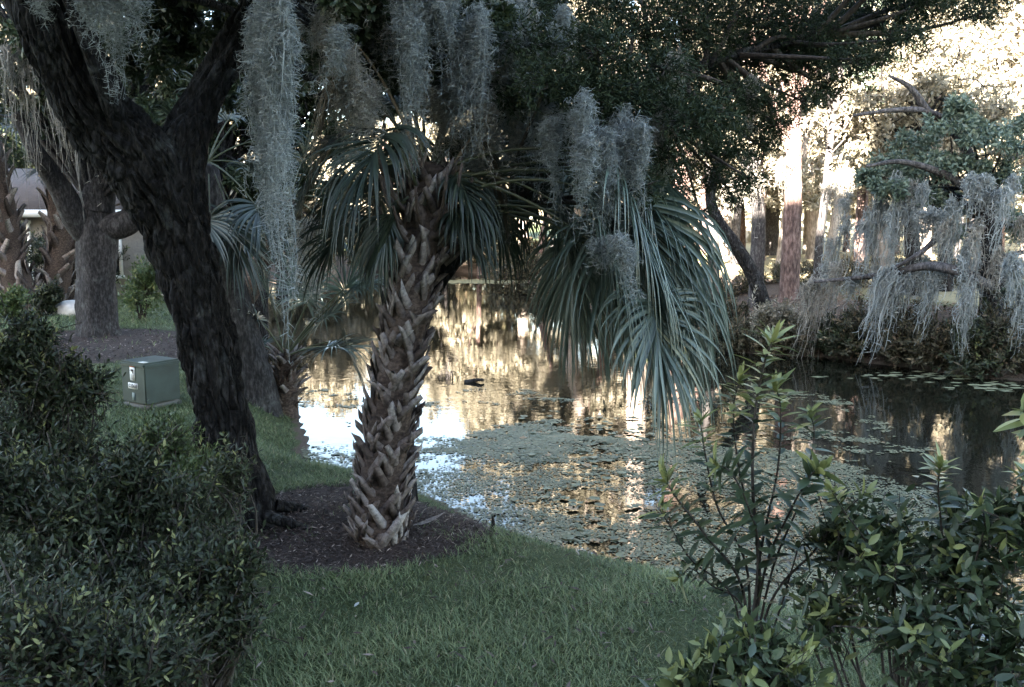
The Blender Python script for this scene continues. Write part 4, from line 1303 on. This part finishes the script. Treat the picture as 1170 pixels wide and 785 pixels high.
# ------------------------------------------------------------------ 10 foreground shrubs, right
RG = 'shrubs in the right foreground'
def shoots_shrub(label, base, specs, mat='shrub_glossy'):
    root = empty('shrub', base, label, 'shrub', RG)
    ms, ml = MB(), MB()
    for pts, n, L, W, kw in specs:
        shoot(ms, ml, [base if q is None else P(*q) for q in pts], int(n * 1.35), L * 1.18, W * 1.25, ang=60, **kw)
    ms.build('stems', M['twig'], root, True)
    ml.build('leaves', M[mat], root)
    return root
DR = 4.0
bR = gp(868, DR)
shoots_shrub('tall open shrub with long upright leafy shoots by the water', bR, [
    ([None, (866, 660, DR), (860, 560, DR), (862, 480, DR), (872, 420, DR), (884, 385, DR)], 64, .115, .028, dict(t0=.25, tipn=16, tipL=1., young=.62, r0=.011)),
    ([None, (850, 680, DR), (805, 610, DR - .1), (775, 572, DR - .1), (758, 545, DR - .1)], 34, .1, .03, dict(t0=.25, tipn=22, tipL=.9, young=.8, r0=.009)),
    ([None, (855, 660, DR), (820, 580, DR + .1), (806, 520, DR + .1), (800, 478, DR + .1)], 36, .1, .027, dict(t0=.3, tipn=14, young=.8, r0=.008)),
    ([None, (872, 660, DR), (900, 590, DR - .1), (925, 545, DR - .2), (938, 535, DR - .2)], 36, .1, .03, dict(t0=.25, tipn=12, young=.88, r0=.008)),
    ([None, (880, 690, DR), (930, 630, DR), (960, 590, DR), (990, 562, DR)], 34, .1, .03, dict(t0=.2, tipn=10, young=.9, r0=.008)),
    ([None, (868, 650, DR), (845, 540, DR + .1), (838, 470, DR + .1), (846, 430, DR + .1)], 44, .105, .026, dict(t0=.35, tipn=14, young=.7, r0=.008)),
    ([None, (868, 640, DR), (888, 540, DR + .1), (892, 470, DR + .1), (886, 440, DR + .1)], 44, .105, .026, dict(t0=.35, tipn=14, young=.7, r0=.008)),
    ([None, (850, 700, DR), (812, 668, DR), (790, 650, DR), (775, 660, DR)], 20, .1, .032, dict(t0=.2, tipn=6, young=.95, r0=.006)),
    ([None, (840, 690, DR), (790, 640, DR), (765, 600, DR), (752, 580, DR)], 24, .1, .032, dict(t0=.2, tipn=8, young=.9, r0=.006)),
    ([None, (880, 660, DR), (915, 570, DR), (930, 500, DR), (925, 470, DR)], 34, .1, .03, dict(t0=.3, tipn=12, young=.85, r0=.007)),
    ([None, (866, 640, DR - .1), (855, 580, DR - .2), (835, 540, DR - .2), (815, 530, DR - .2)], 30, .1, .032, dict(t0=.25, tipn=8, young=.9, r0=.007)),
    ([None, (890, 700, DR), (905, 650, DR), (915, 620, DR), (930, 610, DR)], 26, .1, .032, dict(t0=.2, tipn=6, young=.95, r0=.006))])
c, r = lob([(1000, 650, 3.7, 52), (1085, 630, 3.7, 52), (1040, 705, 3.5, 70), (1130, 670, 3.5, 62), (950, 690, 3.8, 42), (1160, 590, 3.5, 42), (1110, 590, 3.8, 34), (1020, 605, 3.9, 30), (1160, 740, 3.3, 62), (1080, 760, 3.3, 60), (960, 610, 4., 26)])
shrub('shrub', 'broad dark glossy shrub filling the lower right corner', gp(1060, 3.6), c, r, 33, 10, .094, .027, 'shrub_glossy', RG, .009, .22, 62, 5, 'shrub', .26, .2)
shoots_shrub('upright leafy shoots standing out of the broad right shrub', gp(1075, 3.7), [
    ([None, (1078, 690, 3.7), (1076, 610, 3.7), (1072, 560, 3.7), (1075, 530, 3.7)], 40, .085, .026, dict(t0=.3, tipn=30, tipL=1., young=.78, r0=.008)),
    ([None, (1110, 690, 3.7), (1150, 610, 3.6), (1166, 560, 3.6), (1172, 535, 3.6)], 40, .085, .026, dict(t0=.3, tipn=18, young=.85, r0=.008)),
    ([None, (1020, 680, 3.7), (990, 620, 3.7), (965, 585, 3.7), (950, 560, 3.7)], 34, .085, .026, dict(t0=.3, tipn=14, young=.85, r0=.007)),
    ([None, (1100, 700, 3.6), (1115, 640, 3.5), (1125, 600, 3.5), (1120, 575, 3.5)], 30, .085, .026, dict(t0=.3, tipn=12, young=.85, r0=.007))])
c, r = lob([(830, 765, 2.9, 55), (900, 770, 2.9, 55), (780, 790, 2.9, 45), (870, 740, 3.0, 30)])
shrub('shrub', 'low broad leaved shrub with light tips at the bottom right of the lawn', gp(850, 2.9), c, r, 46, 8, .075, .027, 'shrub_glossy', RG, .007, .3, 55, 5, 'shrub', .18, .2, .12)
shoots_shrub('pale leaved shoot hanging in from the right edge', gp(1240, 3.0), [
    ([None, (1235, 640, 3.), (1215, 560, 3.), (1190, 500, 3.), (1168, 468, 3.)], 26, .1, .026, dict(t0=.5, tipn=10, tipL=1., young=.7, r0=.008))])

# ------------------------------------------------------------------ 11 things in and by the water
def stick(label, pts, r, loc0, cat='branch', name='branch'):
    mb = MB(); tube_taper(mb, pts, r, r * .35, 14, 7); o = mb.build(name, M['stick'], None, True, pts[0]); return tag(o, label, cat)
d = ray(545, 437); t = (ZW - CH) / d[2]; q = np.array([0, 0, CH]) + d * t
stick('dark broken branch floating on the bright water right of the palm trunk', [q + np.array([-.22, 0, .0]), q + np.array([-.05, .02, .03]), q + np.array([.06, 0, .05]), q + np.array([.12, .02, .035])], .045, q)
d = ray(516, 432); t = (ZW - CH) / d[2]; q = np.array([0, 0, CH]) + d * t
stick('thin bent twig sticking up out of the bright water', [q + np.array([0, 0, -.2]), q + np.array([.02, 0, .05]), q + np.array([.0, 0, .12]), q + np.array([.09, 0, .1])], .014, q, 'twig', 'twig')
q = onground(563, 606)
stick('small dark stub standing at the lawn edge right of the mulch', [q + np.array([0, 0, -.05]), q + np.array([.004, 0, .06]), q + np.array([-.004, 0, .12])], .022, q, 'stub', 'stub')
q = onground(405, 702)
mb = MB(); leaves(mb, np.array([q + np.array([0, 0, .05])]), np.array([[.3, .5, .3]]), np.array([[0, -.5, 1.]]), .05, .02, np.array([.9]), 5, .3)
tag(mb.build('fallen_leaf', M['moss'], None, False, q), 'single pale fallen leaf lying on the near lawn', 'leaf')
q = onground(484, 603)
mb = MB(); leaves(mb, np.array([q + np.array([-.08, -.0, .02])]), np.array([[1, .1, .18]]), np.array([[0, -.4, 1.]]), .26, .045, np.array([.85]), 5, -.25, .2)
tag(mb.build('palm_debris', M['boot'], None, False, q), 'pale curled palm leaf base fallen on the mulch', 'palm debris')

# ------------------------------------------------------------------ 12 far right bank
DB = 17.4


def shore(px):
    dv = np.arange(13., 26., .04)
    return dv[np.argmax(sdf_water((px - CX) / FPX * dv, dv) > 0)]


b = gp(1135, DB)
ro = empty('oak_tree', b, 'grey green oak draped with long moss on the far bank at right', 'tree')
mb = MB()
rp, rr_ = bark_trunk(mb, [b - np.array([0, 0, .3]), P(1134, 360, DB), P(1132, 300, DB), P(1128, 250, DB), P(1120, 200, DB)], [.3, .26, .22, .2, .15], 60, 30, .1, .02, 5., 2., (.5, .3))
mb.build('trunk', M['oak_bark'], ro, True)
LB = [([(1132, 330, DB), (1100, 312, DB - .4), (1060, 304, DB - .8), (1020, 312, DB - 1.), (975, 318, DB - 1.2), (930, 322, DB - 1.4)], .12),
      ([(1128, 260, DB), (1085, 262, DB - .5), (1050, 290, DB - .8), (1000, 318, DB - .9)], .09),
      ([(1125, 230, DB), (1080, 200, DB - .6), (1030, 185, DB - 1), (990, 190, DB - 1.2)], .1),
      ([(1126, 240, DB), (1150, 190, DB - .2), (1180, 160, DB)], .09),
      ([(1120, 200, DB), (1090, 150, DB), (1060, 128, DB - .3), (1020, 126, DB - .5), (975, 132, DB - .6)], .11),
      ([(1060, 128, DB - .3), (1040, 100, DB - .4), (1015, 86, DB - .4)], .08),
      ([(1132, 300, DB), (1160, 290, DB - .8), (1190, 285, DB - 1)], .08)]
for pp, r0 in LB:
    mb = MB(); tube_taper(mb, [P(a[0], a[1], min(a[2] + 1.4, shore(a[0]) - .35) if (a[1] > 285 and a[0] < 1110) else a[2]) for a in pp], r0, .025, 26, 9); mb.build('limb', M['oak_bark_grey'], ro, True)
cen, rad = [], []
for (px, py, rpx) in ((1020, 190, 34), (1050, 165, 36), (1085, 150, 36), (1120, 145, 36), (1150, 160, 34), (1040, 200, 32), (1075, 195, 34), (1110, 190, 34), (1145, 200, 30), (1010, 215, 24), (1060, 225, 26), (1100, 232, 26), (1140, 240, 24), (1165, 210, 26), (1030, 235, 18), (995, 200, 16), (1165, 260, 20), (1180, 150, 34), (1095, 125, 20), (1150, 300, 18), (1085, 262, 16), (1160, 330, 18)):
    dd = DB + rng.uniform(-1.3, .9)
    cen.append(P(px, py, dd)); rad.append(PXW(rpx, dd) * .85)
mb = MB(); ml = MB()
for c, r in zip(cen, rad):
    s = rp[rng.integers(30, 60)]
    tube_taper(ml, [s, s * .4 + c * .6 + rng.normal(0, .1, 3), c], .035, .008, 8, 5)
clump_leaves(mb, cen, rad, 900, .1, .045, .62, 3)
ml.build('branches', M['oak_bark'], ro, True)
mb.build('crown', M['oak_grey_leaf'], ro)

MG = 'moss on the far bank oak'
kw = dict(w=.016, k=10, tend=4, tl=.1, jit=.024, taper=.4)
for (px, y0, y1, w, ns, n, sl, lab) in (
        (1020, 306, 416, 17, 5, 34, -.22, 'longest pale moss curtain under the low bare limb of the far oak'),
        (1040, 312, 366, 6, 2, 18, -.15, 'short moss tuft just right of the longest curtain on the far oak'),
        (1070, 306, 398, 7, 3, 24, -.2, 'slanting moss clump near the middle of the far oak low limb'),
        (1108, 318, 420, 5, 2, 24, 0, 'narrow single moss tail reaching the far waterline'),
        (1062, 238, 304, 9, 3, 26, -.15, 'moss clump hanging below the middle of the far oak crown'),
        (1008, 225, 335, 9, 4, 26, -.12, 'moss clump hanging from the left tip of the far oak crown'),
        (988, 240, 345, 6, 2, 24, -.1, 'thin moss strand left of the far oak crown'),
        (1036, 230, 312, 7, 3, 24, -.12, 'moss strand under the left half of the far oak crown'),
        (1086, 240, 330, 9, 3, 26, -.1, 'wide moss clump under the centre of the far oak crown'),
        (1124, 200, 268, 9, 4, 26, -.1, 'moss tuft hanging in front of the far oak trunk top'),
        (1146, 215, 300, 7, 3, 24, -.05, 'moss strand right of the far oak trunk top'),
        (1100, 288, 356, 6, 2, 20, 0, 'short pale moss tuft left of the far oak trunk'),
        (1156, 290, 356, 8, 3, 24, 0, 'moss clump right of the far oak trunk'),
        (1166, 330, 408, 5, 2, 20, 0, 'moss tail at the right edge over the far bank'),
        (930, 318, 425, 14, 5, 26, -.12, 'broad pale moss curtain at the left tip of the low limb'),
        (956, 300, 380, 6, 2, 20, -.15, 'moss clump beside the broad pale curtain'),
        (976, 312, 360, 5, 2, 18, -.15, 'short moss clump on the outer part of the low limb')):
    moss(lab, px, y0, y1, w, shore(px) - (.35 if y0 > 280 else -.1), ns, 'moss' if px > 960 else 'moss_warm', MG, nstr=int(n * 1.6), slant=sl, **kw)
for (px, y0, y1, w, d, lab) in ((863, 195, 268, 10, 21.5, 'grey moss hanging in front of the grey trunk on the far bank'), (948, 200, 290, 9, 21, 'moss strand right of the reddish ridged trunk'), (962, 195, 275, 8, 21.3, 'shorter moss strand hanging near the thin grey trunk'), (838, 200, 262, 10, 22, 'moss hanging above the leaning dark trunk'), (895, 180, 230, 7, 21.4, 'short moss tuft high on the reddish ridged trunk')):
    moss(lab, px, y0, y1, w, d, 3, 'moss_warm', 'moss on the far bank trunks', nstr=26, **kw)

for k_ in range(22):
    px = rng.uniform(945, 1172); y0 = rng.uniform(195, 300)
    moss('thin grey moss strand among many hanging in the far oak', px, y0, y0 + rng.uniform(40, 115), rng.uniform(3, 7), shore(px) + rng.uniform(-.3, .7), 2, 'moss' if k_ % 3 else 'moss_warm', 'thin moss strands in the far oak', nstr=26, slant=rng.uniform(-.2, .02), **kw)

# trunks on the far bank: (label, base px, depth, pts, r, bark, crown)
FT = [('leaning_tree', 'dark bare trunk leaning left over the far bank', 884, 19.6, [(862, 318), (840, 280), (822, 255), (812, 225), (822, 180)], .17, 'oak_bark', None),
      ('oak_tree', 'grey trunk left of the reddish ridged trunk on the far bank', 864, 22.5, [(866, 280), (866, 235), (858, 180), (862, 90)], .19, 'oak_bark_grey', (0, 80)),
      ('pine_tree', 'thick reddish ridged trunk on the far bank', 902, 21.8, [(904, 280), (906, 230), (907, 180), (908, 60), (909, -60)], .23, 'pine_bark', (0, -120)),
      ('oak_tree', 'thin grey trunk right of the reddish ridged trunk', 934, 23.5, [(936, 280), (942, 230), (950, 150), (965, 60)], .12, 'oak_bark_grey', (20, 50)),
      ('pine_tree', 'slim rusty red trunk left of the mossy far oak', 981, 26, [(983, 270), (986, 220), (990, 120), (994, 20)], .17, 'pine_bark', (0, -30)),
      ('oak_tree', 'dark forked trunk behind the mossy far oak', 1045, 22, [(1044, 300), (1042, 250), (1052, 180), (1046, 100)], .2, 'oak_bark', (0, 60)),
      ('oak_tree', 'pale trunk behind the mossy oak low limb', 1015, 24, [(1013, 290), (1008, 230), (1010, 140)], .2, 'pale_bark', (0, 80)),
      ('oak_tree', 'dark trunk with knotted limbs behind the far oak centre', 1082, 23, [(1080, 290), (1074, 230), (1090, 150)], .18, 'oak_bark', (0, 100)),
      ('oak_tree', 'grey trunk left of the leaning dark trunk', 815, 24.5, [(816, 290), (812, 240), (816, 160), (810, 80)], .16, 'oak_bark_grey', (0, 40))]
for nm_, lab, px, d, pts_, r, bk, cr in FT:
    b = gp(px, d)
    if cr is None:
        broad_tree(nm_, lab, b, [P(a, c_, d) for a, c_ in pts_], r, r * .5, None, None, 0, 0, 0, 0, barkm=bk, group='tree trunks on the far bank')
    else:
        top = P(*pts_[-1], d)
        broad_tree(nm_, lab, b, [P(a, c_, d) for a, c_ in pts_], r, r * .55, top + np.array([0, .3, .2]), (2.2, 1.8, 2.0), 32, 330, .15, .065, 'sun_haze_leaf' if rng.random() < .7 else 'oak_grey_leaf', bk, 'tree trunks on the far bank', rc=.3)

# shrubs and brush on the banks
BG = 'brush along the far bank'
for (px, d, rw, rh, mt, lab) in (
        (822, 20.6, .7, .5, 'brush', 'dark brush below the leaning trunk'), (862, 19.6, .7, .45, 'brush', 'brown brush at the foot of the leaning trunk'),
        (888, 19.2, .38, .42, 'sun_haze_leaf', 'bright yellow green bush beside the leaning trunk foot'), (930, 18.7, .6, .5, 'brush', 'brush under the broad pale moss curtain'),
        (965, 18.4, .65, .55, 'shrub_dark', 'dark green bush left of the longest moss curtain'), (1015, 18.2, .7, .5, 'brush', 'brown brush behind the longest moss curtain'),
        (1062, 17.6, .7, .5, 'brush', 'brown brush under the middle of the far oak'), (1105, 17.2, .6, .45, 'brush', 'low brush at the foot of the far oak'),
        (1150, 16.6, .7, .55, 'shrub_dark', 'dark bush at the right edge of the far bank'), (1185, 16.2, .8, .6, 'brush', 'brush leaving the frame at right on the far bank'),
        (790, 22.5, .8, .6, 'brush', 'shaded brush behind the drooping fans'), (850, 19.5, .6, .4, 'brush', 'low brush at the waterline under the leaning trunk'), (945, 18, .6, .45, 'brush', 'tangled brush at the waterline left of the far oak'), (990, 18, .6, .5, 'shrub_dark', 'dark bush at the waterline left of the narrow moss tail'), (1040, 18, .6, .45, 'brush', 'brush at the waterline under the far oak low limb'), (1085, 18, .6, .5, 'brush', 'brush at the waterline before the far oak trunk'), (1130, 18, .6, .45, 'brush', 'brush at the waterline right of the narrow moss tail'), (905, 18.5, .5, .45, 'brush', 'brush at the waterline below the bright bush'),
        (640, 30.8, .9, .5, 'brush', 'sunlit brown brush at the left end of the middle bank'), (685, 30.6, 1.1, .65, 'brush', 'sunlit brown brush in the middle of the middle bank'), (730, 30.6, 1.1, .7, 'brush', 'sunlit brown brush at the right of the middle bank'), (765, 29.6, 1., .7, 'shrub_light', 'sunlit green bush behind the drooping fan tips')):
    if d < 23:
        dv = np.arange(13., 24., .05); sd_ = sdf_water((px - CX) / FPX * dv, dv)
        d = dv[np.argmax(sd_ > .0)] + rng.uniform(.05, .3)
        rw *= rng.uniform(.7, 1.25); rh *= rng.uniform(.65, 1.3)
    b = gp(px, d)
    k2 = 1.5 if d > 25 else 1.
    shrub('bush', lab, b, [b + np.array([-rw * .5, 0, rh * .8]), b + np.array([rw * .5, .1, rh * .9])], [(rw * .8, rw * .6, rh * 1.15), (rw * .75, rw * .6, rh * 1.05)], 150, 10, .12 * k2, .04 * k2, mt, BG, .014, .1, 50, 3)

for px, d, r_ in ((800, 26, .6), (838, 25.5, .5), (878, 26.5, .45), (920, 26, .5), (955, 25, .6), (1000, 24.5, .6), (1035, 25.5, .6), (1068, 24.5, .6), (1105, 24, .7), (1150, 23.5, .7)):
    b = gp(px, d)
    shrub('bush', 'low brown bush among the trunks on top of the far bank', b, [b + np.array([-.4, 0, r_ * .6]), b + np.array([.4, .1, r_ * .7])], [(r_ * 1.2, r_, r_), (r_, r_, r_ * .8)], 80, 9, .13, .045, 'brush', 'low bushes among the far bank trunks', .014, .1, 50, 3)

# ------------------------------------------------------------------ 13 sunlit trees behind the pond
SGp = 'sunlit trees behind the pond'
BT = [(505, 47, 'dark_t', 'grey trunk at the far end of the pond', 'oak_bark_grey', .3), (535, 50, 'l', 'slender grey tree at the far end of the pond', 'oak_bark_grey', .22), (565, 52, 'l', 'pale trunk behind the floating leaves at the pond end', 'pale_bark', .3), (600, 45, 'l', 'sunlit tree left of the middle bank', 'pale_bark', .3),
      (650, 36, 'l', 'sunlit tree over the left part of the middle bank', 'pale_bark', .3), (728, 33, 'p', 'straight pale trunk blazing in the sun behind the drooping fans', 'pale_bark', .42), (775, 35, 'p', 'reddish sunlit trunk behind the drooping fan tips', 'pine_bark', .36),
      (700, 40, 'l', 'broad sunlit tree behind the middle bank', 'oak_bark_grey', .4), (825, 40, 'l', 'sunlit tree beyond the lawn left of the trunks', 'pale_bark', .35), (880, 44, 'l', 'sunlit tree beyond the lawn behind the grey trunk', 'oak_bark_grey', .4),
      (930, 40, 'l', 'sunlit tree beyond the lawn behind the thin trunk', 'pale_bark', .35), (985, 43, 'l', 'sunlit tree beyond the lawn behind the rusty trunk', 'oak_bark_grey', .4), (1050, 38, 'l', 'sunlit tree beyond the mossy far oak', 'pale_bark', .4), (1110, 41, 'l', 'sunlit tree beyond the far oak trunk', 'oak_bark_grey', .4), (1175, 38, 'l', 'sunlit tree at the right edge beyond the far bank', 'pale_bark', .4),
      (440, 46, 'l', 'sunlit tree behind the rough palm trunk', 'oak_bark_grey', .35), (380, 43, 'l', 'sunlit tree behind the young palm', 'pale_bark', .35), (325, 41, 'l', 'sunlit tree glimpsed beside the longest moss tail', 'oak_bark_grey', .35), (250, 38, 'l', 'sunlit tree behind the furrowed trunk', 'oak_bark_grey', .35)]
for px, d, kind, lab, bk, r in BT:
    b = gp(px, d)
    hh = rng.uniform(9.5, 14) if px > 545 else rng.uniform(6, 8)
    x0 = rng.normal(0, .4)
    if kind == 'p':
        broad_tree('pine_tree', lab, b, [b + np.array([0.05, 0, 3]), b + np.array([.1, 0, 7]), b + np.array([.1, 0, 11])], r, r * .6, b + np.array([0, 0, 11]), (2.2, 2.2, 1.8), 20, 200, .28, .1, 'sun_haze_leaf', bk, SGp)
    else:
        broad_tree('broadleaf_tree', lab, b, [b + np.array([x0 * .3, 0, hh * .25]), b + np.array([x0, 0, hh * .5]), b + np.array([x0 * 1.3, 0, hh * .75])], r, r * .4, b + np.array([x0, 0, hh * .62]), (3.0, 2.6, hh * .42), 58, 260, .26, .13, 'sun_haze_leaf', bk, SGp, rc=.27)
mb = MB()
cen, rad = [], []
for _ in range(520):
    a = rng.uniform(-1.05, 1.05); d = rng.uniform(58, 75)
    x, y = math.sin(a) * d * 1.25, math.cos(a) * d * .95 + 6
    cen.append(np.array([x, y, hz(x, y) + rng.uniform(.5, 24 if a > 0 else (9 if a > -.3 else 15))])); rad.append(rng.uniform(2., 3.8))
clump_leaves(mb, cen, rad, 150, .75, .42, .8)
tag(mb.build('distant_woods', M['sun_haze_leaf']), 'sunlit woods closing the view beyond the pond', 'woods', kind='stuff')

# slender trunks that fill the wood
for px, d in ((470, 44), (492, 50), (520, 54), (548, 45), (580, 49), (615, 40), (632, 47), (668, 42), (690, 36), (715, 46), (752, 40), (792, 44), (800, 33), (838, 36), (848, 45), (868, 39), (890, 34), (918, 45), (945, 36), (965, 47), (1000, 36), (1022, 44), (1062, 48), (1090, 36), (1140, 45)):
    b = gp(px, d)
    hh = rng.uniform(6, 9); lx = rng.normal(0, .5)
    broad_tree('slender_tree', 'slender sunlit trunk in the wood beyond the pond', b, [b + np.array([lx * .2, 0, hh * .3]), b + np.array([lx * .7, 0, hh * .65]), b + np.array([lx, 0, hh])], rng.uniform(.11, .22), .06, b + np.array([lx, 0, hh * .7]), (1.6, 1.4, hh * .34), 20, 170, .2, .085, 'sun_haze_leaf', ['pale_bark', 'oak_bark_grey', 'pine_bark'][rng.integers(0, 3)], 'slender trunks in the wood', rc=.3)
FB = 'bushes along the end of the pond'
for px, d, h in ((455, 49.5, 1.), (490, 50.5, 1.3), (525, 51, 1.1), (560, 50, 1.4), (592, 48, 1.2), (610, 40, .9), (600, 44.5, 1.1)):
    dv = np.arange(27., 56., .1); sd_ = sdf_water((px - CX) / FPX * dv, dv)
    d = dv[np.where(sd_ < 0)[0][-1]] + .7 if (sd_ < 0).any() else d
    b = gp(px, d)
    shrub('bush', 'pale sunlit bush on the bank at the far end of the pond', b, [b + np.array([-.7, 0, h * .7]), b + np.array([.7, .1, h * .8])], [(1.3, .9, h), (1.2, .9, h * .9)], 130, 9, .22, .08, 'sun_haze_leaf' if px % 2 else 'brush', FB, .02, .1, 50, 3)

# ------------------------------------------------------------------ 14 near moss
MN = MOSS_GROUP
nk = dict(w=.0048, k=14, tend=34, tl=.055, jit=.014)
moss('longest thick blue grey moss tail hanging beside the furrowed tree right limb', 306, -40, 402, 15, 5.0, 3, 'moss', MN, nstr=96, taper=.3, w=.005, k=16, tend=60, tl=.055, jit=.011)
moss('blue grey moss clump hanging before the fork of the furrowed trunk', 108, -40, 132, 20, 5.6, 4, 'moss', MN, nstr=40, taper=.4, **nk)
moss('thin moss tuft right of the clump at the fork', 152, -30, 72, 9, 5.6, 2, 'moss', MN, nstr=26, taper=.4, **nk)
moss('small moss tuft in the upper left over the furrowed limb', 54, -30, 28, 8, 5.7, 2, 'moss', MN, nstr=24, taper=.4, **nk)
for (px, y0, y1, w, d, lab) in ((470, -40, 145, 20, 5.9, 'grey moss clump above the rough palm crown'), (508, -40, 128, 13, 5.9, 'blue grey moss tail right of the clump above the palm crown'), (541, 10, 185, 12, 6.0, 'moss tail hanging over the cedar limb'), (436, -40, 80, 14, 6.1, 'short moss clump above the left palm fans'), (375, -20, 95, 14, 7.2, 'dim moss clump between the furrowed limb and the palm'), (345, -20, 70, 12, 7.2, 'small moss clump beside the furrowed right limb'), (556, 150, 275, 7, 6.3, 'thin dim moss strand right of the palm crown'),
                                (640, 130, 262, 9, 5.9, 'grey moss tail at the left of the veil over the big drooping fans'), (662, 110, 318, 9, 5.7, 'longest moss tail of the veil over the big drooping fans'), (684, 150, 290, 9, 5.6, 'moss tail in the middle of the veil over the big drooping fans'), (708, 125, 300, 8, 5.8, 'moss tail right of the middle of the veil over the drooping fans'), (732, 140, 250, 9, 5.7, 'moss tail at the right of the veil over the drooping fans'), (755, 120, 215, 8, 6., 'short moss tail at the far right of the veil over the drooping fans'), (618, 95, 215, 9, 6.2, 'dim moss tail left of the cedar branches'), (595, 70, 235, 8, 6.3, 'dim thin moss tail beside the palm crown'), (575, 40, 180, 9, 6.4, 'dim moss between the palm crown and the cedar'), (700, 270, 345, 6, 5.6, 'thin pale moss strand on the front fan'),
                        (770, 60, 160, 14, 7.6, 'dim moss among the cedar twigs'), (850, 90, 160, 9, 7.9, 'moss strand at the right of the cedar twigs')):
    moss(lab, px, y0, y1, w, d, 3 if w > 10 else 2, 'moss_warm' if (px > 740 or px < 440) else 'moss', MN, nstr=34, taper=.4, **nk)
for k_ in range(40):
    px = rng.uniform(330, 650); y0 = rng.uniform(-20, 110)
    moss('thin dim moss strand in the curtain above the palm crown', px, y0, y0 + rng.uniform(80, 190), rng.uniform(3, 8), rng.uniform(5.8, 7.0), 2, 'moss' if k_ % 2 else 'moss_warm', 'thin moss strands above the palm crown', nstr=18, taper=.4, **nk)
moss('dim moss hanging over the young palm fans', 352, 250, 370, 18, 9.5, 4, 'moss_warm', MN, nstr=40, taper=.4, w=.006, k=12, tend=14, tl=.07, jit=.016)
kw = dict(w=.012, k=10, tend=3, tl=.1, jit=.018, taper=.6)
for (px, y1, w, lab) in ((8, 200, 10, 'leftmost moss curtain on the yard oak'), (28, 226, 9, 'long moss curtain beside the yard oak left limb'), (46, 190, 8, 'moss strand above the yard oak left limb'), (64, 215, 7, 'moss strand between the yard oak limbs'), (82, 240, 7, 'moss curtain before the yard oak trunk top'), (96, 225, 5, 'thin moss strand nearest the furrowed trunk')):
    moss(lab, px, 50, y1, w, 15.6 + rng.uniform(-.3, .3), 3, 'moss_warm', 'moss on the yard oak', nstr=30, **kw)

# ------------------------------------------------------------------ 15 unseen buildings added behind the photographer to shade the near bank
def shade_block(label, x0, x1, y0, y1, h, n):
    c = np.array([(x0 + x1) / 2, (y0 + y1) / 2, 0.])
    r = empty('added_shade_building', c, label, 'building', 'unseen buildings added to cast shade')
    boxv(MB(), (c[0], c[1], h / 2 - .2), (x1 - x0, y1 - y0, h + .4)).build('wall', M['cream_wall'], r)
    boxv(MB(), (c[0], c[1], h + .352), (x1 - x0 + .8, y1 - y0 + .8, .3)).build('roof', M['roof_tile'], r)
    for fl in range(int(h // 3)):
        for i in range(n):
            x = x0 + (i + .5) * (x1 - x0) / n
            w = MB()
            for (ox, oz, sx, sz) in ((0, .65, 1.4, .1), (0, -.65, 1.4, .1), (-.65, 0, .1, 1.2), (.65, 0, .1, 1.2)):
                boxv(w, (x + ox, y1 + .03, 1.6 + fl * 3 + oz), (sx, .08, sz))
            f = w.build('window', M['white_paint'], r)
            boxv(MB(), (x, y1 + .012, 1.6 + fl * 3), (1.2, .02, 1.2)).build('pane', M['glass'], f)
    return r
shade_block('tallest cream building added behind the viewpoint at left to cast shade', -50, -21.1, -28, -16, 26.9, 7)
shade_block('lower cream building added between the tall ones to cast shade', -20.9, -12.3, -28, -16, 15.9, 3)
shade_block('middling cream building added beside the broad right one to cast shade', -12.1, -8.1, -28, -16, 18.4, 1)
shade_block('broad cream building added behind the viewpoint at right to cast shade', -7.9, 14, -28, -16, 20.9, 5)

# ------------------------------------------------------------------ light, world, camera
EL = math.atan(.394)
sx, sy = -.40, -.917
S_dir = np.array([sx * math.cos(EL), sy * math.cos(EL), math.sin(EL)])
w = bpy.data.worlds.new('World'); scene.world = w; w.use_nodes = True
nt = w.node_tree
nt.nodes.clear()
sk = nt.nodes.new('ShaderNodeTexSky'); sk.sky_type = 'NISHITA'; sk.sun_disc = False
sk.sun_elevation = EL; sk.sun_rotation = math.atan2(sx, sy) % (2 * math.pi)
bg = nt.nodes.new('ShaderNodeBackground'); bg.inputs[1].default_value = .05
ow = nt.nodes.new('ShaderNodeOutputWorld')
nt.links.new(sk.outputs[0], bg.inputs[0]); nt.links.new(bg.outputs[0], ow.inputs[0])
ld = bpy.data.lights.new('sun', 'SUN'); ld.energy = 5.0; ld.angle = R(.53); ld.color = (1, .93, .86)
lo = bpy.data.objects.new('sun', ld); COL.objects.link(lo)
lo.rotation_euler = Vector(S_dir).to_track_quat('Z', 'Y').to_euler(); lo.location = (-20, -40, 40)

cam = bpy.data.cameras.new('camera'); co = bpy.data.objects.new('camera', cam); COL.objects.link(co)
cam.sensor_width = 36; cam.lens = 36 * FPX / 1170
co.location = (0, 0, CH); co.rotation_euler = (R(90) - PITCH, 0, 0)
cam.clip_start = .05; cam.clip_end = 2000
scene.camera = co
vs = scene.view_settings
vs.view_transform = 'Standard'; vs.look = 'None'; vs.exposure = 4.9; vs.gamma = 1
vs.use_white_balance = True; vs.white_balance_temperature = 7150; vs.white_balance_tint = 10
scene.render.engine = 'CYCLES'
cy = scene.cycles
cy.use_denoising = True
cy.max_bounces = 6; cy.diffuse_bounces = 3; cy.glossy_bounces = 3; cy.transmission_bounces = 3; cy.transparent_max_bounces = 4
cy.sample_clamp_indirect = 6
